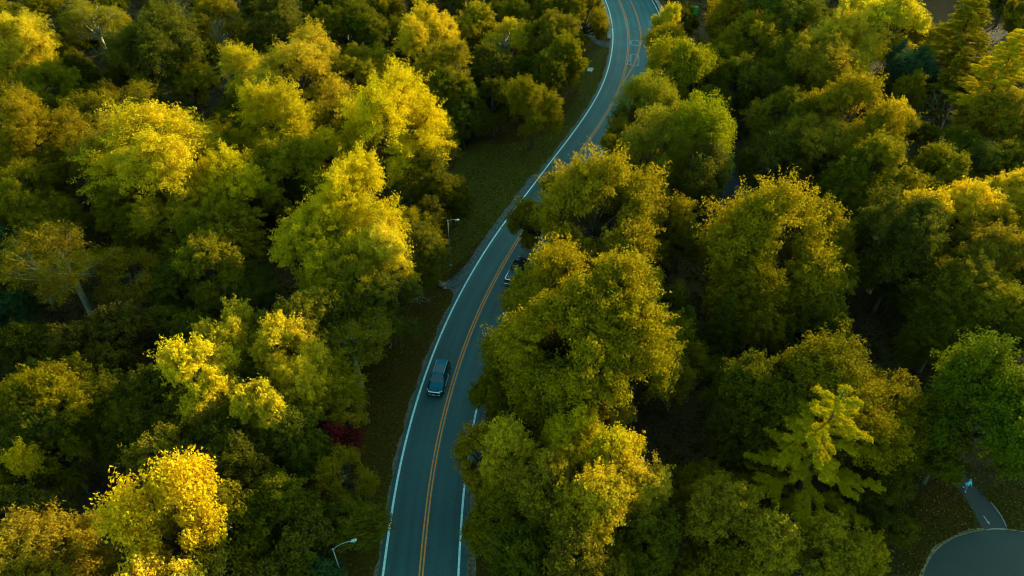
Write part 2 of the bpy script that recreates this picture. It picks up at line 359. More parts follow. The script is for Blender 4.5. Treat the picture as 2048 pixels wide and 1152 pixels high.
# concrete kerb strips at the top of the bend, laid as separate stones
kerb = empty('kerb', (0, 0, 0)); kerb['kind'] = 'structure'
i = iy(163)
while i < min(n_all-6, iy(189)+60):
    o = strip('kerb_stone', i, i+4, -4.95, -4.15, 0.14, M_CONC, thick=0.14, parent=kerb); o.location.z = random.uniform(-.012, .0); i += 3
i = iy(171)
while i < min(n_all-6, iy(189)+60):
    strip('kerb_stone', i, i+4, lambda k: rw(k)+.55, lambda k: rw(k)+1.6, 0.13, M_CONC, thick=0.13, parent=kerb); i += 3
# footpath joining on the left
Z4 = lambda x, y: (1160+x/7.2, y/7.2)
poly_sheet('footpath', wob(W([Z4(60, 380), Z4(180, 400), Z4(240, 520), Z4(330, 590), Z4(425, 605), Z4(425, 690), Z4(330, 672), Z4(200, 622), Z4(140, 560), Z4(100, 460)]), .4, .03, 5), 0.016, M_PATH)
o = poly_sheet('utility_cover', W([(1173, 143), (1176.7, 136.8), (1187, 137.5), (1183.6, 145)]), 0.22, M_CONC_PALE, kind=None, thick=0.24)
tag(o, 'flat pale rectangular concrete utility slab on the grass beside the bend', 'utility cover')
# lower right: turning circle, path with arrow
cc = np.array([57.5, 27.5])
lotpx = [(1843, 1152), (1850, 1130), (1862, 1108), (1882, 1088), (1910, 1072), (1945, 1062), (1975, 1058), (2010, 1059), (2048, 1064), (2100, 1075), (2160, 1110), (2200, 1170), (2200, 1300), (1840, 1300), (1830, 1200)]
lotw = wob(W(lotpx), .8, .03, 6)
poly_sheet('turning_circle', lotw, 0.016, M_LOT)
pth = wob(W([(1968, 1066), (1955, 1040), (1943, 1015), (1935, 1002), (1925, 990), (1905, 960), (1880, 925), (1900, 915), (1935, 955), (1962, 988), (1980, 1005), (1996, 1022), (2008, 1042), (2016, 1064)]), .5, .05, 7)
poly_sheet('footpath', pth, 0.012, M_PATH)
# sandy rim along the left of the circle
rim = W([(1837, 1180), (1843, 1152), (1850, 1130), (1862, 1108), (1882, 1088), (1910, 1072), (1945, 1062), (1972, 1058)]); rim = smooth_poly(rim, .25, .5); rn = normals(rim)
r_ = np.random.RandomState(3)
vs = []; fs = []
for k in range(len(rim)):
    w0 = .14+.08*r_.rand()+.08*math.sin(k*.35); p = rim[k]-rn[k]*w0; q = rim[k]+rn[k]*.12
    vs += [(p[0], p[1], 0.03), (q[0], q[1], 0.05)]
    if k: fs.append((2*k-2, 2*k, 2*k+1, 2*k-1))
me = bpy.data.meshes.new('sandy_rim'); me.from_pydata(vs, [], fs); me.materials.append(simple('sandy_concrete', (0.25, 0.19, 0.09), .9, noise=.45, nscale=3))
o = bpy.data.objects.new('sandy_rim', me); COL.objects.link(o); o['kind'] = 'structure'
for side, pp in (('a', [(1972, 1060), (1990, 1057), (2014, 1059), (2048, 1063), (2100, 1074)]), ('b', [(1980, 1003), (1996, 1022), (2008, 1042), (2016, 1062)])):
    q = smooth_poly(W(pp), .3, .5); nn = normals(q); vs = []; fs = []
    for k in range(len(q)):
        a = q[k]-nn[k]*.07; b = q[k]+nn[k]*.07; vs += [(a[0], a[1], .034), (b[0], b[1], .034)]
        if k: fs.append((2*k-2, 2*k, 2*k+1, 2*k-1))
    me = bpy.data.meshes.new('path_edging'); me.from_pydata(vs, [], fs); me.materials.append(M_CONC); o = bpy.data.objects.new('path_edging', me); COL.objects.link(o); o['kind'] = 'structure'
# arrow painted on the path
a = un(1967, 1032); b = un(1980, 1050); d = (b-a)[:2]; d /= np.hypot(*d); nrm = np.array([d[1], -d[0]])
def P2(s, t): q = a[:2]+d*s+nrm*t; return (q[0], q[1])
Lr = np.hypot(*(b-a)[:2])
vs = [(*P2(0, -.045), .022), (*P2(Lr-.35, -.045), .022), (*P2(Lr-.4, -.16), .022), (*P2(Lr, 0), .022), (*P2(Lr-.4, .16), .022), (*P2(Lr-.35, .045), .022), (*P2(0, .045), .022), (*P2(-.02, 0), .022)]
me = bpy.data.meshes.new('painted_arrow'); me.from_pydata(vs, [], [tuple(range(8))[::-1]]); me.materials.append(M_CONC_PALE); o = bpy.data.objects.new('painted_arrow', me); COL.objects.link(o); o['kind'] = 'structure'
# litter floor clearings and paved ground at the upper right
poly_sheet('leaf_litter_ground', wob(W([(1825, -60), (1990, -60), (1990, 60), (1930, 120), (1860, 150), (1830, 90)]), 2, .5, 8), 0.004, M_LITTER)
poly_sheet('leaf_litter_ground', wob(W([(1985, 110), (2120, 90), (2150, 300), (2040, 330), (1990, 250)]), 2, .5, 9), 0.004, M_LITTER)
poly_sheet('leaf_litter_ground', wob(W([(1300, -40), (1420, -40), (1420, 90), (1345, 110), (1330, 50)]), 1.5, .4, 10), 0.005, M_LITTER)
poly_sheet('parking_lot', wob(W([(1835, 158), (1875, 160), (1960, 172), (2020, 210), (2080, 270), (2060, 300), (1990, 262), (1930, 215), (1850, 195)]), .6, .05, 11), 0.012, M_GRAVEL)
poly_sheet('footpath', wob(W([(1438, 420), (1447, 370), (1452, 320), (1440, 270), (1452, 265), (1470, 310), (1480, 350), (1500, 400), (1510, 430)]), .8, .05, 12), 0.010, M_PATH)
poly_sheet('bark_bed', wob(W([(1860, 1150), (1800, 1152), (1790, 1050), (1850, 960), (1920, 950), (1960, 1050), (1880, 1080)]), 2, .4, 13), 0.005, M_GRASS)
poly_sheet('bark_bed', wob(W([(1960, 985), (2040, 960), (2120, 1000), (2110, 1072), (2020, 1058)]), 1, .3, 14), 0.0055, M_GRASS)

# ------------------------------------------------------------------ trees: crown generators (numpy)
def leaves(P, Nrm, L, Wd, tint, rng, flat=0.0):
    n = len(P); r = rng.normal(0, 1, (n, 3)); t = np.cross(Nrm, r); t /= np.linalg.norm(t, axis=1)[:, None]+1e-9
    b = np.cross(Nrm, t); l = (L*rng.uniform(.55, 1.5, n))[:, None]; w = (Wd*rng.uniform(.7, 1.3, n))[:, None]
    v = np.stack([P-t*l*.42+b*w*.52, P-t*l*.42-b*w*.52, P+t*l*.58-Nrm*l*.10], 1).reshape(-1, 3)
    f = np.arange(3*n).reshape(n, 3); return v, f, np.repeat(tint, 3)
def unit(v): return v/(np.linalg.norm(v, axis=-1, keepdims=True)+1e-9)
def sphere_dirs(n, rng, zmin=-.3):
    out = []
    while len(out) < n:
        d = rng.normal(0, 1, 3); d /= np.linalg.norm(d)
        if d[2] > zmin: out.append(d)
    return np.array(out)
KINDS = {
 # lobes, lobe radius (of R), clump radius m, flattening, leaves per clump, leaf length, leaf width, disorder, vertical radius (of R)
 'oak':    dict(nl=24, lr=.30, cr=.36, fl=.75, nlv=44, L=.20, Wd=.145, dis=.62, rz=.90, cov=.95, droop=.10, sp=1.5),
 'locust': dict(nl=26, lr=.28, cr=.40, fl=.42, nlv=50, L=.25, Wd=.085, dis=.58, rz=.95, cov=.95, droop=.35, sp=1.7),
 'poplar': dict(nl=17, lr=.34, cr=.62, fl=1.0, nlv=58, L=.21, Wd=.18, dis=1.1, rz=1.12, cov=.95, droop=0, sp=.9),
 'maple':  dict(nl=22, lr=.31, cr=.35, fl=.85, nlv=44, L=.185, Wd=.155, dis=.55, rz=.94, cov=1.05, droop=.05, sp=1.1),
 'sparse': dict(nl=22, lr=.28, cr=.50, fl=.5, nlv=34, L=.20, Wd=.13, dis=.9, rz=.75, cov=.75, droop=.15, sp=1.35),
}
KINDS['spruce'] = dict(rz=1.2); KINDS['pine'] = dict(rz=.8)
def broadleaf(kind, R, seed):
    K = KINDS[kind]; rng = np.random.RandomState(seed)
    Rz = R*K['rz']; sz = (R/5.0)**.5
    nl = max(9, int(K['nl']*(.50+.08*R))); lr = K['lr']*R*(.85 if R > 6 else 1)
    h0 = 2*Rz+(2.6 if kind != 'sparse' else 5.5); zc = h0-Rz; ax = rng.uniform(.84, 1.16)
    # several leaders of unequal height, each carrying its own lobes
    nL = rng.randint(3, 6) if R > 3.4 else rng.randint(2, 4); a0 = rng.rand()*6.28; LD = []
    LD.append((np.array([rng.uniform(-.2, .2)*R*ax, rng.uniform(-.2, .2)*R/ax, rng.uniform(.25, .40)*Rz]), rng.uniform(.46, .58)*R))
    for k in range(nL):
        az = a0+2*PI*k/nL+rng.uniform(-.45, .45); q = rng.uniform(.38, .62); LD.append((np.array([math.cos(az)*R*q*ax, math.sin(az)*R*q/ax, rng.uniform(-.25, .36)*Rz]), rng.uniform(.34, .52)*R))
    for k in range(3):
        az = a0+1+2.1*k+rng.uniform(-.4, .4); LD.append((np.array([math.cos(az)*R*.42*ax, math.sin(az)*R*.42/ax, -.50*Rz]), rng.uniform(.34, .46)*R))
    lobes = []; rad = []; own = []
    wts = np.array([l[1]**2 for l in LD]); wts = wts/wts.sum(); ntot = int(nl*1.35)
    for li, (c_, r_s) in enumerate(LD):
        for k, d in enumerate(sphere_dirs(max(2, int(round(wts[li]*ntot))), rng, -.35 if c_[2] > 0 else -.7)):
            if (d*unit(c_+np.array([0, 0, .4*R]))).sum() < -.35: d = -d*[1, 1, -1]
            lobes.append(c_+d*r_s*rng.uniform(.45, .85)*[1, 1, Rz/R]); rad.append(lr*R/R*rng.uniform(.55, 1.25)*.86); own.append(c_)
    nl = len(lobes)
    lobes = np.array(lobes); rad = np.array(rad)
    cr = K['cr']*min(1.15, max(.8, sz)); CP = []; CD = []; CT = []; CA = []; CL_ = []
    for i in range(nl):
        zs = 1.0 if kind != 'poplar' else 1.3
        out_i = unit(lobes[i]*[1, 1, R/Rz]+[0, 0, .25*R]); org = lobes[i]-out_i*rad[i]*.45
        area = 4*PI*rad[i]**2*.75; n = int(area/(cr*cr*1.25)*K['cov'])
        d = sphere_dirs(n*2, rng, -.6); d = d[((d*out_i).sum(1)+rng.normal(0, .25, len(d))) > -.30][:n]; n = len(d)
        ln = rad[i]*np.clip(rng.normal(1.10, .17*K['sp'], n), .55, 1.9)*(1.12+.28*(d*out_i).sum(1))
        p = org+d*ln[:, None]*[1, 1, zs]; p[:, 2] -= K['droop']*rad[i]*(1-d[:, 2])*.5
        dd = np.linalg.norm((p[:, None]-lobes[None])/[1, 1, zs], axis=2)/rad[None]; dd[:, i] = 9
        keep = dd.min(1) > .62
        CP.append(p[keep]); CD.append(d[keep]); CA.append(np.repeat(org[None], keep.sum(), 0)); CL_.append(ln[keep])
        CT.append(np.full(keep.sum(), rng.uniform(-.12, .12))+rng.uniform(-.13, .13, keep.sum()))
    CP = np.vstack(CP); CD = np.vstack(CD); CT = np.concatenate(CT); CA = np.vstack(CA); CL_ = np.concatenate(CL_); m = len(CP)
    nlv = rng.poisson(K['nlv'], m); nlv = np.maximum(nlv*rng.uniform(.5, 1.35, m), 8).astype(int)
    idx = np.repeat(np.arange(m), nlv); n = len(idx)
    # leaves sit in a tapering spray round the outer part of each twig
    fr = rng.rand(n)**.85; ray = CP-CA; rl_ = np.linalg.norm(ray, axis=1); ru = ray/rl_[:, None]
    back = np.minimum(cr*3.2, rl_*.55)[idx]
    u = unit(rng.normal(0, 1, (n, 3))); u[:, 2] = np.where(rng.rand(n) < .65, np.abs(u[:, 2]), u[:, 2])
    wdt = cr*(.35+.85*np.sin((fr*.82+.12)*PI))*rng.uniform(.35, 1.0, n)**.5
    P = CP[idx]-ru[idx]*(back*fr)[:, None]+u*wdt[:, None]*[1, 1, K['fl']]
    P[:, 2] -= K['droop']*.5*(1-fr)**2*cr*2
    s = rng.rand(n) < .04; P[s] += CD[idx[s]]*rng.uniform(.1, .5, s.sum())[:, None]
    Nn = unit(u*.75+CD[idx]*.40+[0, 0, .40]+rng.normal(0, K['dis'], (n, 3)))
    tint = np.clip(.5+CT[idx]+rng.normal(0, .12, n), 0, 1)
    v, f, t = leaves(P+[0, 0, zc], Nn, K['L'], K['Wd'], tint, rng)
    # skeleton
    mb = MB(); fork = np.array([rng.uniform(-.25, .25), rng.uniform(-.25, .25), max(1.8, zc-.55*Rz)])
    r0 = .05*R+.06
    mb.tube([(0, 0, -.3), (0, 0, .3), fork*[.5, .5, .5], fork], [r0*1.5, r0*1.1, r0*.95, r0*.85], 8)
    order = rng.permutation(m)
    for i in range(nl):
        e = lobes[i]*[.92, .92, .9]+[0, 0, zc]; mid = fork*.3+e*.2+(own[i]+[0, 0, zc])*.5+[0, 0, -.06*R]+rng.normal(0, .12*R*.5, 3)
        pts = [fork, fork*.6+mid*.4+rng.normal(0, .06*R, 3)*.5, mid, mid*.45+e*.55+rng.normal(0, .04*R, 3), e]; mb.tube(pts, [r0*.5, r0*.4, r0*.30, r0*.2, r0*.10], 5)
        near = [j for j in order if np.linalg.norm(CP[j]-lobes[i]) < rad[i]*1.15][:6]
        for j in near:
            q = CP[j]+[0, 0, zc]; s0 = mid*.3+e*.7; mb.tube([s0, (s0+q)/2+rng.normal(0, .15, 3), q], [r0*.14, r0*.09, .015], 4)
    return (v, f, t), mb, dict(R=R, Rz=Rz, zc=zc, h=h0)
def pine(R, H, seed, finger=True, drop=.25, dense=False):
    """conifer with long level branches carrying needle tufts"""
    rng = np.random.RandomState(seed); mb = MB(); r0 = .012*H+.03
    mb.tube([(0, 0, -.3), (0, 0, H*.4), (0.05, 0, H*.8), (0, 0, H*.99)], [r0*1.2, r0*.85, r0*.4, .03], 7)
    PP = []; NN = []; TT = []
    z = H*.2; az = rng.rand()*6
    while z < H*.99:
        fr = (z-H*.2)/(H*.8); reach = R*((1-fr)**.8*.95+.05)*(1 if finger else .9)
        nb = (5 if dense else 4) if finger else 7
        for k in range(nb):
            a = az+2*PI*k/nb+rng.uniform(-.3, .3); ln = reach*rng.uniform(.55, 1.15); rise = (rng.uniform(.2, .7) if dense else .30 if fr > .6 else .10)*ln
            dv = np.array([math.cos(a), math.sin(a), 0]); sd = np.array([-math.sin(a), math.cos(a), 0])
            pts = [np.array([0, 0, z])+dv*ln*t+np.array([0, 0, rise*t-drop*ln*t*t+.10*ln*t**4]) for t in (0, .3, .6, 1)]
            mb.tube(pts, [r0*.22, r0*.16, r0*.1, .02], 4)
            def path(t): return dv*ln*t[:, None]+np.c_[np.zeros((len(t), 2)), z+rise*t-drop*ln*t**2+.10*ln*t**4]
            if finger:
                tt = rng.uniform(.06, 1.0, int(ln*17)); cs = [path(tt)]
                for q_ in range(int(2+ln*1.5)):
                    t0 = rng.uniform(.25, .9); sl = ln*(1.02-t0)*(rng.uniform(.35, .62) if dense else rng.uniform(.22, .42))+.25; sg = 1 if q_ % 2 else -1
                    dr = unit(dv+sd*sg*rng.uniform(.6, 1.1)+[0, 0, rng.uniform(-.10, .15)]); u_ = rng.uniform(0, 1, int(sl*13)+3)
                    cs.append(path(np.array([t0]))+dr*sl*u_[:, None])
                c = np.vstack(cs); c = c+rng.normal(0, .05, c.shape); sprd = np.array([.29, .29, .2])
            else:
                tt = rng.uniform(.12, 1.0, int(ln*30)); c = path(tt)
                wd = (.30+.20*ln)*np.sin(np.clip(tt, 0, 1)**.8*PI*.86+.25)*.62
                c = c+sd*(rng.uniform(-1, 1, len(tt))*wd)[:, None]+np.c_[np.zeros((len(tt), 2)), rng.uniform(-.1, .12, len(tt))]; sprd = np.array([.24, .24, .17])
            m = 12; q = np.repeat(c, m, 0); n = len(q); u = unit(rng.normal(0, 1, (n, 3))); u[:, 2] = np.abs(u[:, 2])
            PP.append(q+u*sprd*rng.uniform(.4, 1.1, n)[:, None]); NN.append(unit(u+rng.normal(0, .5, (n, 3))+[0, 0, .3]))
            TT.append(np.clip(.5+rng.uniform(-.12, .12)+rng.normal(0, .1, n), 0, 1))
        z += H*(rng.uniform(.035, .06) if dense else rng.uniform(.075, .11) if finger else .043)*(1-.35*fr); az += 1.1
    P = np.vstack(PP); Nn = np.vstack(NN); T = np.concatenate(TT)
    v, f, t = leaves(P, Nn, .22, .075, T, rng)
    return (v, f, t), mb, dict(R=R, Rz=H*.4, zc=H*.55, h=H)
def bare(R, H, seed, lv=0):
    rng = np.random.RandomState(seed); mb = MB(); tr = MB(); tips = []
    def grow(p, d, l, r, dep):
        q = p+d*l; m = (p+q)/2+rng.normal(0, .06*l, 3); (tr if dep == 0 else mb).tube([p, m, q], [r, r*.8, r*.62], 6 if dep < 2 else 4)
        if dep >= 4: tips.append(q); return
        for k in range(3 if dep else 5):
            s = rng.uniform(.5, 1.0) if k else 1.0; nd = unit(d+rng.normal(0, .55, 3)+np.array([0, 0, .12])); grow(p+(q-p)*s, nd, l*rng.uniform(.6, .82), r*.55, dep+1)
    grow(np.array([0, 0, -.1]), np.array([0, 0, 1.]), H*.36, .03*R+.05, 0)
    return tr, mb, np.array(tips)

TEMPL = {}
def template(kind, size, var):
    key = (kind, size, var)
    if key in TEMPL: return TEMPL[key]
    R = {'S': 2.7, 'M': 4.5, 'L': 7.0}.get(size, 4.5); seed = (sum(ord(c) for c in kind)*7+ord(size)*13+var*101) % 9999
    if kind == 'pine': leaf, mb, info = pine(7.5, 20, seed, True)
    elif kind == 'softpine': leaf, mb, info = pine(5.2, 20, seed, True, .45, True)
    elif kind == 'spruce': leaf, mb, info = pine(2.6, 11, seed, False, .35)
    else: leaf, mb, info = broadleaf(kind, R, seed)
    crown = mesh_np('crown', leaf[0], leaf[1], M_LEAF, False, leaf[2])
    tm = bpy.data.meshes.new('trunk'); tm.from_pydata(mb.v, [], mb.f); tm.materials.append(M_BARK)
    tm.polygons.foreach_set('use_smooth', [True]*len(tm.polygons))
    TEMPL[key] = (crown, tm, info); return TEMPL[key]
NTREE = {'n': 0, 'tri': 0}; BASES = []; PALE = {}
def put_tree(name, kind, x, y, R, h, col, rz, label, cat='tree', group=None, pale=False, tilt=0.0, size=None, var=None, lean=None):
    if size is None: size = 'S' if R < 3.4 else ('M' if R < 5.6 else 'L')
    if kind in ('pine', 'softpine', 'spruce'): size = 'M'
    if var is None: var = NTREE['n'] % (3 if size == 'L' else 2)
    crown, tm, info = template(kind, size, var); NTREE['n'] += 1
    s = R/info['R']; sz = h/info['h']; sz = sz if 'pine' in kind else min(max(sz, s*.72), s*1.5)
    e = empty(name, (x, y, -0.05), rz); e.scale = (s, s, sz); e.rotation_euler.x = tilt
    if lean:   # trunk rooted on the verge, crown reaching over the road
        zc = info['zc']*sz; d = Vector((lean[2]-lean[0], lean[3]-lean[1], zc)); e.location = (lean[0], lean[1], -.05)
        e.rotation_euler = (Vector((0, 0, 1)).rotation_difference(d.normalized()).to_matrix() @ Matrix.Rotation(rz, 3, 'Z')).to_euler(); e.scale = (s, s, sz*d.length/zc)
    tag(e, label, cat, group)
    if pale:
        if tm.name not in PALE:
            q = tm.copy(); q.materials.clear(); q.materials.append(M_PALE); PALE[tm.name] = q
        tm = PALE[tm.name]
    for nm, me in (('trunk', tm), ('crown', crown)):
        o = bpy.data.objects.new(nm, me); COL.objects.link(o); o.parent = e; o.color = (*col, 1)
    BASES.append((x, y, R, h)); return e

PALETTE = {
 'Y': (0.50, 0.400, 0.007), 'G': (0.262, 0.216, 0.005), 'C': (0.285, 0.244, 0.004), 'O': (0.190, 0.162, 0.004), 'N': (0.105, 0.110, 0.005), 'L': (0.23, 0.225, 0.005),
 'D': (0.095, 0.098, 0.004), 'T': (0.050, 0.100, 0.016), 'R': (0.26, 0.190, 0.004), 'B': (0.085, 0.068, 0.004), 'V': (0.120, 0.145, 0.005)}
